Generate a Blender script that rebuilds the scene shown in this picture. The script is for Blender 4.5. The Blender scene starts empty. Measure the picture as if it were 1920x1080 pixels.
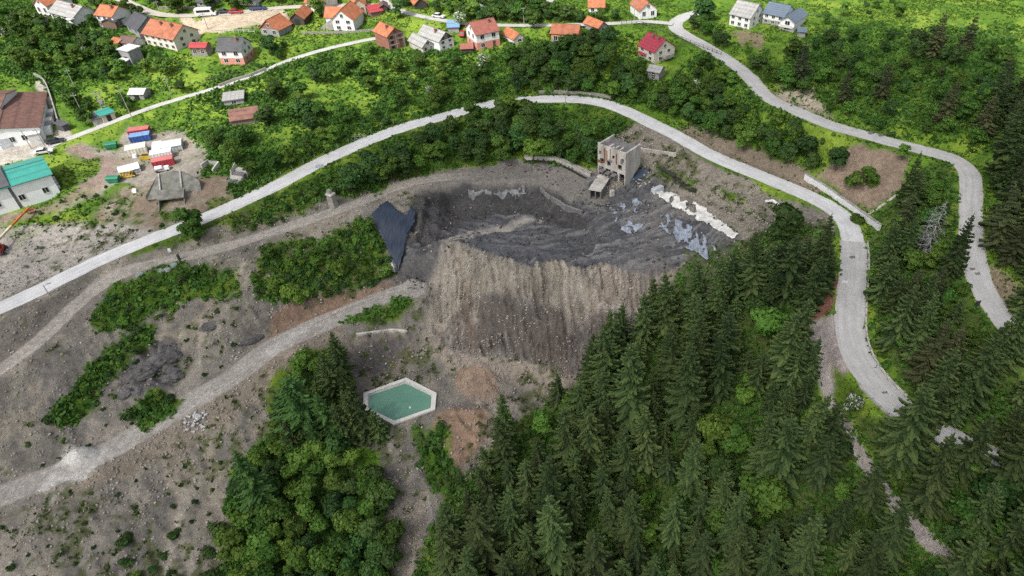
import bpy, bmesh, math, random
import numpy as np
from mathutils import Vector, Matrix
random.seed(7)
RNG = np.random.default_rng(11)
C = bpy.context.scene.collection
SC = bpy.context.scene
R = math.radians

# ------------------------------------------------------------------ camera, sky, sun, exposure
S = 1.02                       # metres per layout unit
CAMZ = 90 * S
PITCH = R(39.5)                # below the horizon
PX0 = 1130.0                   # the optical axis meets the photo right of its centre (a cropped frame)
F = 1280.0                     # focal length in photo pixels (24 mm on 36 mm)
cam_d = bpy.data.cameras.new('camera'); cam_d.lens = 24; cam_d.sensor_width = 36
cam_d.shift_x = (960-PX0)/1920; cam_d.clip_start = 1; cam_d.clip_end = 6000
cam = bpy.data.objects.new('camera', cam_d); C.objects.link(cam)
cam.location = (0, 0, CAMZ); cam.rotation_euler = (math.pi/2 - PITCH, 0, 0)
SC.camera = cam

SUN_EL, SUN_AZ = R(52), R(-146)        # azimuth measured from +y, clockwise; the sun stands on the left
sun_dir = Vector((math.sin(SUN_AZ)*math.cos(SUN_EL), math.cos(SUN_AZ)*math.cos(SUN_EL), math.sin(SUN_EL)))
W = bpy.data.worlds.new('World'); SC.world = W; W.use_nodes = True
wn = W.node_tree.nodes; wl = W.node_tree.links
bg = wn['Background']
sky = wn.new('ShaderNodeTexSky'); sky.sky_type = 'NISHITA'; sky.sun_disc = False
sky.sun_elevation = SUN_EL; sky.sun_rotation = SUN_AZ
sky.air_density = 1.0; sky.dust_density = 4.0; sky.ozone_density = 1.0
hsv = wn.new('ShaderNodeHueSaturation'); hsv.inputs['Saturation'].default_value = 0.40
wl.new(sky.outputs[0], hsv.inputs['Color']); wl.new(hsv.outputs[0], bg.inputs[0])
bg.inputs[1].default_value = 0.15
sd = bpy.data.lights.new('sun', 'SUN'); sd.energy = 3.1; sd.angle = R(0.5); sd.color = (1.0, 0.97, 0.92)
so = bpy.data.objects.new('sun', sd); C.objects.link(so)
so.rotation_euler = sun_dir.to_track_quat('Z', 'Y').to_euler()
SC.view_settings.view_transform = 'Standard'; SC.view_settings.look = 'None'
SC.view_settings.gamma = 1; SC.view_settings.use_curve_mapping = False
SC.view_settings.exposure = 0.42
SC.cycles.max_bounces = 5; SC.cycles.transparent_max_bounces = 6
SC.cycles.use_adaptive_sampling = True; SC.cycles.adaptive_threshold = 0.008
SC.cycles.use_denoising = False

# ------------------------------------------------------------------ small numeric tools
cp, sp_ = math.cos(PITCH), math.sin(PITCH)
def ray(px, py):
    u = (np.asarray(px, float) - PX0) / F; v = (np.asarray(py, float) - 540) / F
    return u, cp - v*sp_, -sp_ - v*cp               # direction (x, y, z)
def project(x, y, z):
    dz = z - CAMZ
    dep = y*cp - dz*sp_
    up = y*sp_ + dz*cp
    return PX0 + F*x/dep, 540 - F*up/dep, dep
def _hash(ix, iy, seed):
    h = (ix*374761393 + iy*668265263 + seed*974634777) & 0xffffffff
    h = ((h ^ (h >> 13)) * 1274126177) & 0xffffffff
    return ((h ^ (h >> 16)) & 0xffff) / 65535.0
def vnoise(x, y, seed=0):
    xi = np.floor(x).astype(np.int64); yi = np.floor(y).astype(np.int64)
    fx = x - xi; fy = y - yi
    fx = fx*fx*(3-2*fx); fy = fy*fy*(3-2*fy)
    a = _hash(xi, yi, seed); b = _hash(xi+1, yi, seed); c = _hash(xi, yi+1, seed); d = _hash(xi+1, yi+1, seed)
    return a + (b-a)*fx + (c-a)*fy + (a-b-c+d)*fx*fy
def fbm(x, y, seed=0, o=4, g=0.5):
    t = 0; a = 1; n = 0
    for k in range(o):
        t = t + a*vnoise(x*2**k + 17.3*k, y*2**k - 9.1*k, seed+k); n += a; a *= g
    return t/n - 0.5
def sm(a, b, x):
    t = np.clip((x-a)/(b-a), 0, 1); return t*t*(3-2*t)
def catmull(pts, n=8):
    P = np.array(pts, float); P = np.vstack([2*P[0]-P[1], P, 2*P[-1]-P[-2]]); out = []
    for i in range(1, len(P)-2):
        p0, p1, p2, p3 = P[i-1:i+3]
        for t in np.linspace(0, 1, n, endpoint=False):
            out.append(0.5*(2*p1 + (p2-p0)*t + (2*p0-5*p1+4*p2-p3)*t*t + (3*p1-p0-3*p2+p3)*t**3))
    out.append(P[-2]); return np.array(out)

# ------------------------------------------------------------------ object tools
def link(o, parent=None):
    C.objects.link(o)
    if parent is not None: o.parent = parent
    return o
def tag(o, label=None, cat=None, group=None, kind=None):
    if label: o['label'] = label
    if cat: o['category'] = cat
    if group: o['group'] = group
    if kind: o['kind'] = kind
    return o
def empty(name, loc, rz, label, cat, group=None):
    o = bpy.data.objects.new(name, None); C.objects.link(o)
    o.location = loc; o.rotation_euler = (0, 0, rz); o.empty_display_size = 0.3
    return tag(o, label, cat, group)
def np_mesh(name, V, Fc, mats=(), smooth=False, midx=None, uv=None):
    """V (n,3), Fc (m,k) with one k"""
    me = bpy.data.meshes.new(name)
    V = np.ascontiguousarray(V, np.float32); Fc = np.ascontiguousarray(Fc, np.int32)
    m, k = Fc.shape
    me.vertices.add(len(V)); me.vertices.foreach_set('co', V.ravel())
    me.loops.add(m*k); me.loops.foreach_set('vertex_index', Fc.ravel())
    me.polygons.add(m)
    me.polygons.foreach_set('loop_start', np.arange(0, m*k, k, dtype=np.int32))
    for q in mats: me.materials.append(q)
    if smooth: me.polygons.foreach_set('use_smooth', np.ones(m, bool))
    if midx is not None: me.polygons.foreach_set('material_index', np.asarray(midx, np.int32))
    me.update(calc_edges=True); me.validate(clean_customdata=False)
    return me
def fattr(me, name, vals):
    a = me.attributes.new(name, 'FLOAT', 'POINT'); a.data.foreach_set('value', np.asarray(vals, np.float32))
def cattr(me, name, cols):
    a = me.attributes.new(name, 'FLOAT_COLOR', 'POINT')
    c = np.ones((len(cols), 4), np.float32); c[:, :3] = cols
    a.data.foreach_set('color', c.ravel())

class MB:
    """collects boxes, prisms, bars and sheets into ONE mesh"""
    def __init__(s): s.v = []; s.f = []
    def add(s, vs, fs):
        b = len(s.v); s.v += [tuple(map(float, p)) for p in vs]; s.f += [tuple(b+i for i in q) for q in fs]; return s
    def box(s, x0, x1, y0, y1, z0, z1):
        return s.add([(x0,y0,z0),(x1,y0,z0),(x1,y1,z0),(x0,y1,z0),(x0,y0,z1),(x1,y0,z1),(x1,y1,z1),(x0,y1,z1)],
                     [(3,2,1,0),(4,5,6,7),(0,1,5,4),(1,2,6,5),(2,3,7,6),(3,0,4,7)])
    def hexa(s, P):       # eight points: four below, four above, same order
        return s.add(P, [(3,2,1,0),(4,5,6,7),(0,1,5,4),(1,2,6,5),(2,3,7,6),(3,0,4,7)])
    def prism(s, poly, z0, z1):
        n = len(poly); v = [(p[0],p[1],z0) for p in poly] + [(p[0],p[1],z1) for p in poly]
        return s.add(v, [tuple(range(n-1,-1,-1)), tuple(range(n,2*n))] + [(i,(i+1)%n,n+(i+1)%n,n+i) for i in range(n)])
    def prism_y(s, poly, y0, y1):   # outline in x,z
        n = len(poly); v = [(p[0],y0,p[1]) for p in poly] + [(p[0],y1,p[1]) for p in poly]
        return s.add(v, [tuple(range(n)), tuple(range(2*n-1,n-1,-1))] + [(i,n+i,n+(i+1)%n,(i+1)%n) for i in range(n)])
    def prism_x(s, poly, x0, x1):   # outline in y,z
        n = len(poly); v = [(x0,p[0],p[1]) for p in poly] + [(x1,p[0],p[1]) for p in poly]
        return s.add(v, [tuple(range(n-1,-1,-1)), tuple(range(n,2*n))] + [(i,(i+1)%n,n+(i+1)%n,n+i) for i in range(n)])
    def bar(s, a, b, r, r2=None, n=6):
        a = Vector(a); b = Vector(b); r2 = r if r2 is None else r2
        d = (b-a).normalized(); u = d.orthogonal().normalized(); w = d.cross(u)
        v = []
        for c, rr in ((a, r), (b, r2)):
            for k in range(n):
                t = 2*math.pi*k/n; v.append(c + u*math.cos(t)*rr + w*math.sin(t)*rr)
        return s.add(v, [tuple(range(n-1,-1,-1)), tuple(range(n,2*n))] + [(k,(k+1)%n,n+(k+1)%n,n+k) for k in range(n)])
    def mesh(s, name, mat, bevel=0, smooth=False):
        me = bpy.data.meshes.new(name); me.from_pydata(s.v, [], s.f)
        bm = bmesh.new(); bm.from_mesh(me); bmesh.ops.recalc_face_normals(bm, faces=bm.faces)
        if bevel: bmesh.ops.bevel(bm, geom=list(bm.edges), offset=bevel, segments=1, affect='EDGES', clamp_overlap=True)
        if smooth:
            for f in bm.faces: f.smooth = True
        bm.to_mesh(me); bm.free(); me.materials.append(mat); return me
    def build(s, name, mat, parent=None, bevel=0, smooth=False):
        return link(bpy.data.objects.new(name, s.mesh(name, mat, bevel, smooth)), parent)
def copy_tree(o, parent=None):
    c = o.copy(); C.objects.link(c)
    if parent is not None: c.parent = parent
    for ch in o.children: copy_tree(ch, c)
    return c

# ------------------------------------------------------------------ materials
def new_mat(name):
    m = bpy.data.materials.new(name); m.use_nodes = True
    return m, m.node_tree.nodes, m.node_tree.links, m.node_tree.nodes['Principled BSDF']
def ramp(n, l, fac, stops):
    r = n.new('ShaderNodeValToRGB'); cr = r.color_ramp
    while len(cr.elements) > 1: cr.elements.remove(cr.elements[-1])
    for i, (p, c) in enumerate(stops):
        e = cr.elements[0] if i == 0 else cr.elements.new(p)
        e.position = p; e.color = (*c, 1) if len(c) == 3 else c
    l.new(fac, r.inputs[0]); return r.outputs[0]
def noise(n, l, scale, detail=4, coord=None, rough=0.6, stretch=None):
    t = n.new('ShaderNodeTexNoise'); t.inputs['Scale'].default_value = scale
    t.inputs['Detail'].default_value = detail; t.inputs['Roughness'].default_value = rough
    if coord is not None:
        if stretch:
            mp = n.new('ShaderNodeMapping'); mp.inputs['Scale'].default_value = stretch
            l.new(coord, mp.inputs[0]); coord = mp.outputs[0]
        l.new(coord, t.inputs['Vector'])
    return t.outputs[0]
def mul(n, l, a, b, fac=1.0, mode='MULTIPLY'):
    m = n.new('ShaderNodeMix'); m.data_type = 'RGBA'; m.blend_type = mode
    m.inputs[0].default_value = fac
    l.new(a, m.inputs[6]) if not isinstance(a, tuple) else setattr(m.inputs[6], 'default_value', (*a, 1))
    l.new(b, m.inputs[7]) if not isinstance(b, tuple) else setattr(m.inputs[7], 'default_value', (*b, 1))
    return m.outputs[2]
def surf(name, col, rough=0.8, scale=1.5, amt=0.25, stretch=None, metal=0.0, bump=0.0, col2=None):
    """weathered paint / stone / metal: a base colour broken by two sizes of noise"""
    m, n, l, b = new_mat(name)
    tc = n.new('ShaderNodeTexCoord'); oi = n.new('ShaderNodeObjectInfo')
    va = n.new('ShaderNodeVectorMath'); va.operation = 'ADD'
    l.new(tc.outputs['Object'], va.inputs[0])
    l.new(oi.outputs['Location'], va.inputs[1])
    n1 = noise(n, l, scale, 5, va.outputs[0], stretch=stretch)
    c2 = col2 or tuple(c*(1-amt*1.6) for c in col)
    c = ramp(n, l, n1, [(0.3, c2), (0.62, col), (0.8, tuple(min(1, q*(1+amt*0.5)) for q in col))])
    l.new(c, b.inputs['Base Color']); b.inputs['Roughness'].default_value = rough; b.inputs['Metallic'].default_value = metal
    if bump:
        bp = n.new('ShaderNodeBump'); bp.inputs['Strength'].default_value = bump; bp.inputs['Distance'].default_value = 0.05
        l.new(noise(n, l, scale*6, 4, va.outputs[0]), bp.inputs['Height']); l.new(bp.outputs[0], b.inputs['Normal'])
    return m
# ------------------------------------------------------------------ terrain heights
CTRL = []
def ctl(s):
    for q in s.split(): CTRL.append(tuple(float(t) for t in q.split(',')))
ctl('0,0,20 300,0,20 600,0,20 900,0,20.5 1270,0,19 1500,0,20.5 1750,0,22 1920,0,23.5')
ctl('0,100,14 0,200,8.5 100,60,17 100,150,10 100,250,6 100,350,4 0,400,2 0,480,0 100,450,0 100,530,-1.5 0,620,-4 100,640,-5.5 100,700,-7.5 0,760,-10 100,830,-13 0,900,-15.5 100,960,-16.5 0,1000,-18.5 100,1080,-22 0,1080,-21')
ctl('200,120,12.5 300,60,16.5 300,130,12.3 400,100,15 400,200,8 300,250,4.5 250,330,3.5 200,400,1 300,390,2.8 360,330,5.2 400,330,5 480,300,5.3 400,480,0 300,520,-2 200,600,-5 300,640,-8 200,720,-10.5 400,600,-5.5 350,720,-11.2 400,700,-10.5 480,560,-4 480,640,-8.5 430,560,-3.5 250,800,-13 400,780,-12 200,900,-15.7 300,900,-17 400,900,-18 250,1000,-20 400,1080,-23')
ctl('500,140,12 500,60,16.5 560,40,17.6 640,90,15 640,50,17 740,70,16 740,100,14.3 700,130,12.3 820,80,16 910,80,16 900,130,12.5 900,180,9 600,200,8 700,200,8 600,280,6.2 640,330,4 600,400,1.2 700,340,2 740,300,4 560,430,0.8 480,440,1 600,470,-1.2 500,500,-2.5 600,520,-4 700,520,-5 560,560,-5.5 600,600,-7.5 700,560,-6.8 620,640,-9 640,690,-12 600,720,-12.5 600,800,-15 560,900,-18 600,1000,-21 600,1080,-24')
ctl('690,400,0.8 770,390,0.8 720,460,-2.8 740,515,-6 765,545,-6.6 740,600,-9 700,640,-10.5 700,700,-15 760,690,-15 690,770,-15.3 740,750,-15.3 810,740,-15.3 745,800,-15.7 820,800,-16 760,850,-18 740,900,-20 760,1000,-22.3 740,1080,-24 800,900,-19 860,850,-17.5 880,770,-15.5 900,720,-14.3')
ctl('820,350,1 900,335,1.5 960,310,2.2 1050,320,2 1100,350,1 780,420,0 790,480,-1.5 770,520,-5 830,455,0.6 860,470,0.3 920,480,-0.1 980,495,-0.1 1080,505,-0.1 1200,515,-0.1 1250,505,0.2 900,420,-1.2 1000,440,-1.4 1100,440,-1 1200,440,-0.6 1000,400,-1.4 870,380,-0.9 960,372,-1 1080,395,-0.8 1160,400,0.2 1250,440,0.4')
ctl('830,540,-5.5 830,600,-9.5 850,660,-12.5 960,600,-7.6 950,660,-11.8 1030,690,-13.4 960,690,-13.3 1080,600,-7.6 1120,660,-12 1200,560,-4.2 1250,560,-4 1150,690,-13 1000,740,-15.5')
ctl('700,260,6.6 850,240,7 950,250,6 1000,280,4.5 900,300,3.2 800,310,3.2 1100,260,6 1120,300,4 1150,255,6.6 1190,260,6.5 1200,320,3 1230,340,2.2 1280,320,4 1350,370,3.2 1300,400,1.6 1400,430,2.6 1350,460,1.4 1300,480,0.5')
ctl('0,575,-2.4 250,460,0.4 400,400,2.6 520,345,4.5 640,285,6 760,235,7.2 870,208,8.2 1000,185,9.2 1130,190,9 1230,235,8 1330,290,6.5 1450,340,5.2 1560,390,4.5 1610,470,4.5 1600,580,4 1610,660,3.5 1690,770,2.5 1790,830,1.5 1900,880,0.8')
ctl('1270,40,18 1350,100,16.5 1440,185,15 1560,235,14.5 1700,275,14.5 1800,300,14.5 1820,400,13.5 1830,500,12.5 1870,580,11.5 1920,640,10.5')
ctl('1700,130,19 1900,130,21.5 1750,50,21 1900,250,18.5 1600,150,17 1500,120,17 1900,400,16 1910,480,14 1395,45,18.2 1470,45,18.7 1150,50,17.6 1050,65,17 960,60,17.2 1230,110,13.5 1230,160,10.7 1100,110,14 1050,150,11 1330,170,12.2 1400,240,9.3 1330,240,8.3 1400,300,6.4 1500,270,10.5 1500,335,6 1620,330,9.5 1700,300,13 1640,400,5.3 1700,400,8.5 1560,300,10')
ctl('1450,420,3.2 1500,500,3.3 1500,560,2.5 1400,520,0 1300,560,-3 1300,600,-5 1300,700,-9.5 1200,700,-12.5 1500,700,-1 1400,700,-5 1500,850,-5.5 1300,850,-13.5 1100,780,-15.5 1100,850,-17.5 1000,850,-18 900,900,-19.5 1000,950,-20.5 850,1000,-22 1000,1080,-23.5 1300,1000,-17 1300,1080,-19 1600,850,-2 1600,1000,-7 1750,950,-2.5 1900,1000,-2 1900,1080,-4 1600,1080,-9 1450,1000,-12 1750,650,6 1750,500,9.5 1700,560,6.8 1850,750,4 1750,750,3.5 1850,680,6.5')
# far and side anchors in metres of layout: x, y, z (already world / S)
CT = np.array(CTRL)
ux, uy, uz = ray(CT[:,0], CT[:,1]); zz = CT[:,2]*S
tt = (zz - CAMZ)/uz
CX, CY, CZ = ux*tt, uy*tt, zz
far = np.array([(-330,130,20),(-340,260,30),(-200,370,32),(0,380,32),(150,370,34),(290,270,34),(260,130,28),(190,70,8),(110,20,-8),(0,15,-26),(-120,15,-27),(-240,60,-14)], float)*[1,1,S]
CX = np.r_[CX, far[:,0]]; CY = np.r_[CY, far[:,1]]; CZ = np.r_[CZ, far[:,2]]
def _rbf_fit():
    n = len(CX); D = np.hypot(CX[:,None]-CX, CY[:,None]-CY)
    A = np.zeros((n+3, n+3)); A[:n,:n] = np.sqrt(D*D+1.0) + np.eye(n)*(-0.35)
    Pm = np.c_[np.ones(n), CX, CY]; A[:n,n:] = Pm; A[n:,:n] = Pm.T
    return np.linalg.solve(A, np.r_[CZ, 0, 0, 0])
RW = _rbf_fit()
def rbf(x, y):
    sh = x.shape; x = x.ravel(); y = y.ravel(); out = np.empty(len(x)); n = len(CX)
    for i in range(0, len(x), 20000):
        xs = x[i:i+20000]; ys = y[i:i+20000]
        K = np.sqrt((xs[:,None]-CX)**2 + (ys[:,None]-CY)**2 + 1.0)
        out[i:i+20000] = K @ RW[:n] + RW[n] + RW[n+1]*xs + RW[n+2]*ys
    return out.reshape(sh)
# grid: fine where the photo looks, growing outwards
GS = 0.38
GX0, GX1, GY0, GY1 = -222.0, 158.0, 44.0, 276.0
def axis(a, b):
    core = np.arange(a, b, GS); lo = []; hi = []; s = GS
    p = core[0]; q = core[-1]
    while q - b < 900: s *= 1.22; p -= s; q += s; lo.append(p); hi.append(q)
    return np.r_[lo[::-1], core, hi]
GX = axis(GX0, GX1); GY = axis(GY0, GY1)
NXC, NYC = len(np.arange(GX0, GX1, GS)), len(np.arange(GY0, GY1, GS))
ix0 = int(np.argmin(abs(GX-GX0))); iy0 = int(np.argmin(abs(GY-GY0)))
XX, YY = np.meshgrid(GX, GY)
# coarse base evaluated on a 1.5 m lattice then bilinear
bx = np.arange(-1200, 1201, 400.0)
cx = np.arange(GX0-8, GX1+8, 1.4); cy = np.arange(GY0-8, GY1+8, 1.4)
H0 = rbf(*np.meshgrid(cx, cy))
def bil(G, gx0, gy0, st, x, y):
    fx = np.clip((x-gx0)/st, 0, G.shape[1]-1.001); fy = np.clip((y-gy0)/st, 0, G.shape[0]-1.001)
    i = fx.astype(int); j = fy.astype(int); fx = fx-i; fy = fy-j
    return (G[j,i]*(1-fx)+G[j,i+1]*fx)*(1-fy) + (G[j+1,i]*(1-fx)+G[j+1,i+1]*fx)*fy
def h0(x, y): return bil(H0, cx[0], cy[0], 1.4, x, y)
HH = h0(XX, YY)
# outside the lattice the land keeps its edge height and rolls
out_d = np.maximum.reduce([GX0-3-XX, XX-GX1-3, YY-GY1-4, GY0-4-YY]).clip(0)
HH = HH + sm(0, 200, out_d)*fbm(XX/160, YY/160, 5)*50
Hc = HH.copy()
def core_h(x, y):
    return bil(HH[iy0:iy0+NYC, ix0:ix0+NXC], GX[ix0], GY[iy0], GS, x, y)
def cast(px, py, fn=None, h=0.0):
    """where the photo ray through (px, py) meets the ground (raised by h)"""
    fn = fn or core_h
    u, v, w = ray(px, py)
    lo = np.full(np.shape(u), 20.0); hi = np.full(np.shape(u), 420.0)
    t = np.linspace(25, 420, 640)
    u_, v_, w_ = (np.atleast_1d(q)[:,None] for q in (u, v, w))
    z = CAMZ + w_*t; g = fn(u_*t, v_*t) + np.atleast_1d(h)[:,None]
    below = z < g; k = np.where(below.any(1), below.argmax(1), 639)
    lo = t[np.maximum(k-1, 0)]; hi = t[k]
    for _ in range(22):
        m = (lo+hi)/2; b = (CAMZ + w_[:,0]*m) < fn(u_[:,0]*m, v_[:,0]*m) + h
        hi = np.where(b, m, hi); lo = np.where(b, lo, m)
    m = (lo+hi)/2
    return u_[:,0]*m, v_[:,0]*m, CAMZ + w_[:,0]*m
def at(px, py, h=0.0):
    x, y, z = cast(np.array([px], float), np.array([py], float), None, h)
    return Vector((x[0], y[0], z[0]-h))

# ------------------------------------------------------------------ roads carved into the land
def road_line(pts, smooth=9):
    px = catmull(pts, 10)
    x, y, z = cast(px[:,0], px[:,1], h0)
    P = np.c_[x, y]; d = np.r_[0, np.cumsum(np.hypot(*np.diff(P, axis=0).T))]
    n = int(d[-1]/0.8)+2; s = np.linspace(0, d[-1], n)
    x = np.interp(s, d, P[:,0]); y = np.interp(s, d, P[:,1]); z = h0(x, y)
    k = 25; zp = np.pad(z, k, mode='edge'); z = np.convolve(zp, np.ones(2*k+1)/(2*k+1), 'valid')
    for a in (x, y):
        q = np.pad(a, 5, mode='edge'); q[:5] = 2*a[0]-a[5:0:-1]; q[-5:] = 2*a[-1]-a[-2:-7:-1]; a[:] = np.convolve(q, np.ones(11)/11, 'valid')
    return np.c_[x, y, z]
ROADS = {}
NEAR = np.full(XX.shape, 99.0)          # distance to the nearest road edge
core = (slice(iy0, iy0+NYC), slice(ix0, ix0+NXC))
def carve(name, pts, w, shoulder=0.7, blend=4.0):
    L = road_line(pts); ROADS[name] = (L, w)
    best = np.full(XX.shape, 1e9); zr = np.zeros(XX.shape)
    T = np.gradient(L, axis=0); T /= np.linalg.norm(T[:,:2], axis=1)[:,None]+1e-9
    for p, tg in zip(L, T):
        i = np.searchsorted(GX, (p[0]-12, p[0]+12)); j = np.searchsorted(GY, (p[1]-12, p[1]+12))
        sl = (slice(j[0], j[1]), slice(i[0], i[1]))
        dx = XX[sl]-p[0]; dy = YY[sl]-p[1]; d = dx**2 + dy**2
        m = d < best[sl]; best[sl] = np.where(m, d, best[sl])
        zr[sl] = np.where(m, p[2] + np.clip(dx*tg[0]+dy*tg[1], -.6, .6)*tg[2], zr[sl])
    d = np.sqrt(best) - w/2; other = NEAR.copy()
    NEAR[:] = np.minimum(NEAR, d)
    k = (1 - sm(shoulder, shoulder+blend, d))*sm(.6, 3.5, other)
    HH[:] = HH*(1-k) + zr*k
LOWER = [(-90,618),(0,577),(130,517),(250,462),(400,402),(520,346),(640,285),(760,238),(870,208),(950,190),(1030,184),(1130,192),(1230,234),(1330,290),(1450,341),(1540,378),(1588,420),(1602,480),(1596,560),(1592,620),(1610,680),(1655,735),(1700,772),(1760,815),(1850,860),(1960,905),(2060,945),(2160,980)]
UPPER = [(1330,18),(1285,28),(1263,48),(1290,72),(1345,98),(1395,136),(1440,182),(1500,215),(1580,242),(1690,272),(1780,292),(1818,320),(1820,390),(1822,460),(1838,530),(1868,576),(1925,640),(1990,700),(2050,760),(2120,840)]
VILLAGE = [(1262,46),(1220,40),(1150,44),(1060,47),(960,48),(880,46),(840,40),(780,30),(735,15),(715,-8)]
LANE = [(60,292),(110,268),(160,250),(240,220),(320,191),(420,161),(480,138),(540,113),(630,86),(715,68)]
TRACK = [(-60,745),(0,700),(70,638),(150,560),(210,518),(290,492),(420,462),(540,424),(640,392),(720,360),(790,335),(870,330),(980,325)]
HAUL = [(-60,960),(0,935),(100,888),(200,848),(300,792),(380,740),(450,700),(505,650),(560,622),(640,590),(720,560),(775,540)]
SPUR = [(1568,600),(1540,640),(1545,690),(1556,740),(1580,790),(1606,845),(1635,885),(1680,950),(1740,1022),(1800,1065),(1860,1110)]
TOPLANE = [(715,10),(640,10),(560,12),(500,16),(450,24),(370,30),(300,30),(250,10),(215,-10)]
carve('lower_road', LOWER, 4.9)
carve('upper_road', UPPER, 4.7)
carve('village_road', VILLAGE, 2.9)
carve('village_lane', LANE, 2.6, 0.4, 2.5)
carve('village_drive', TOPLANE, 3.6, 0.4, 3)
NEAR_PAVED = NEAR.copy()
carve('dirt_track', TRACK, 3.4, 0.6, 3)
carve('haul_road', HAUL, 5.4, 0.8, 3)
carve('forest_spur', SPUR, 2.8, 0.4, 3)
PU, PV, _ = project(XX, YY, HH)          # where each ground vertex lies in the survey plan (photo pixels)
JW = fbm(XX/5, YY/5, 31, 4); JW2 = fbm(XX/5, YY/5, 77, 4)
def poly_sd(poly, warp=14, u=None, v=None):
    """signed distance in plan pixels, >0 inside, edges frayed by noise"""
    if u is None: u, v = PU + JW*warp*2, PV + JW2*warp*2
    P = np.array(poly, float); out = np.full(u.shape, -999.0)
    m = (u > P[:,0].min()-40) & (u < P[:,0].max()+40) & (v > P[:,1].min()-40) & (v < P[:,1].max()+40)
    a = u[m]; b = v[m]
    if not len(a): return out
    ins = np.zeros(len(a), bool); d2 = np.full(len(a), 1e9)
    for (x0,y0), (x1,y1) in zip(P, np.roll(P, -1, 0)):
        c = ((y0 > b) != (y1 > b)); 
        with np.errstate(divide='ignore', invalid='ignore'):
            c &= a < (x1-x0)*(b-y0)/(y1-y0+1e-12)+x0
        ins ^= c
        ex, ey = x1-x0, y1-y0; t = np.clip(((a-x0)*ex+(b-y0)*ey)/(ex*ex+ey*ey+1e-9), 0, 1)
        d2 = np.minimum(d2, (a-x0-t*ex)**2 + (b-y0-t*ey)**2)
    d = np.sqrt(d2); out[m] = np.where(ins, d, -d); return out
# ------------------------------------------------------------------ ground zones: soil, rock, turf
Z = {}
Z['gravel'] = [(-90,520),(0,430),(150,415),(180,420),(330,440),(420,415),(560,350),(640,330),(700,345),(760,310),(830,315),(960,300),(985,296),(1112,320),(1118,262),(1186,232),(1240,250),(1330,305),(1450,362),(1560,400),(1560,440),(1480,520),(1300,560),(1250,640),(1050,740),(950,800),(900,860),(850,930),(800,990),(780,1110),(640,1110),(730,960),(720,850),(640,830),(560,780),(500,800),(430,890),(440,960),(410,1110),(-90,1110)]
Z['yard'] = [(120,285),(150,268),(215,285),(240,240),(350,252),(390,300),(372,340),(430,390),(370,425),(300,420),(285,360),(230,345),(150,375),(100,400),(140,360),(190,330),(195,305)]
Z['court'] = [(60,150),(85,160),(105,210),(130,255),(80,290),(20,310),(-60,320),(-60,270),(95,265),(105,240),(75,180)]
Z['hillbare'] = [(270,350),(300,335),(380,330),(430,330),(440,370),(430,395),(380,410),(330,405),(300,430),(220,440),(175,400),(200,370)]
Z['parking'] = [(340,42),(400,26),(470,24),(520,18),(540,38),(490,48),(440,50),(380,64),(345,68)]
Z['tail'] = [(770,345),(830,330),(960,303),(1080,310),(1112,330),(1125,385),(1170,350),(1230,330),(1270,380),(1390,450),(1350,490),(1290,482),(1250,512),(1180,508),(1080,498),(1040,488),(1000,498),(950,488),(930,476),(900,468),(860,452),(830,452),(822,475),(800,530),(770,545),(748,520),(752,470),(790,420),(778,375)]
Z['shelf'] = [(700,350),(770,325),(860,316),(960,305),(1080,312),(1112,335),(1135,390),(1100,385),(1050,370),(1010,352),(900,350),(850,352),(800,358),(760,372),(720,368)]
Z['crust'] = [(828,452),(862,455),(900,470),(950,490),(1000,500),(1040,490),(1080,500),(1180,510),(1260,512),(1260,590),(1190,584),(1125,577),(1075,588),(1010,562),(960,545),(900,545),(870,570),(840,610),(815,640),(790,600),(815,560),(812,520),(832,480)]
Z['facedark'] = [(880,560),(930,548),(1000,575),(1030,555),(1075,590),(1110,615),(1075,655),(1030,675),(960,662),(900,650),(860,640),(845,600)]
Z['faceright'] = [(1075,602),(1130,592),(1180,597),(1250,612),(1230,640),(1120,692),(1035,692),(1060,650)]
Z['floor'] = [(800,620),(850,645),(950,668),(1040,690),(1080,700),(1040,730),(960,715),(900,690),(840,680),(790,660)]
Z['pondcut'] = [(612,650),(690,628),(765,626),(785,655),(745,700),(680,735),(640,730)]
Z['ponddark'] = [(650,660),(700,640),(762,632),(755,670),(715,695),(665,690)]
Z['mound_a'] = [(812,775),(905,762),(908,830),(852,888),(818,840)]
Z['mound_b'] = [(860,690),(925,690),(945,745),(880,748),(855,730)]
Z['redcut'] = [(508,600),(540,578),(600,556),(725,530),(745,540),(690,566),(600,600),(540,625),(505,640)]
Z['redbank'] = [(330,790),(420,730),(480,690),(520,660),(560,640),(640,610),(640,640),(560,690),(480,750),(380,820),(250,890),(120,935),(60,960),(200,870)]
Z['rock'] = [(215,700),(262,650),(330,640),(352,665),(335,710),(300,745),(240,745)]
Z['whitegrav'] = [(40,945),(110,870),(125,838),(200,838),(195,870),(150,905),(80,940)]
Z['palepatch'] = [(500,662),(520,640),(556,622),(575,612),(568,630),(540,648),(515,668)]
Z['leftbank'] = [(0,600),(90,560),(155,545),(160,560),(90,620),(30,665),(0,690)]
Z['brown_a'] = [(1250,232),(1330,238),(1400,275),(1450,300),(1510,320),(1545,350),(1530,365),(1440,335),(1330,284)]
Z['brown_b'] = [(1530,322),(1612,268),(1655,272),(1705,300),(1690,350),(1640,400),(1590,380)]
Z['roadside'] = [(1118,262),(1186,232),(1240,250),(1340,312),(1450,362),(1440,400),(1400,450),(1330,395),(1250,335),(1195,300),(1180,270)]
Z['red_a'] = [(1500,600),(1540,552),(1570,512),(1582,530),(1564,575),(1530,602)]
Z['apron'] = [(1500,604),(1575,585),(1600,690),(1560,735),(1535,660)]
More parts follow.
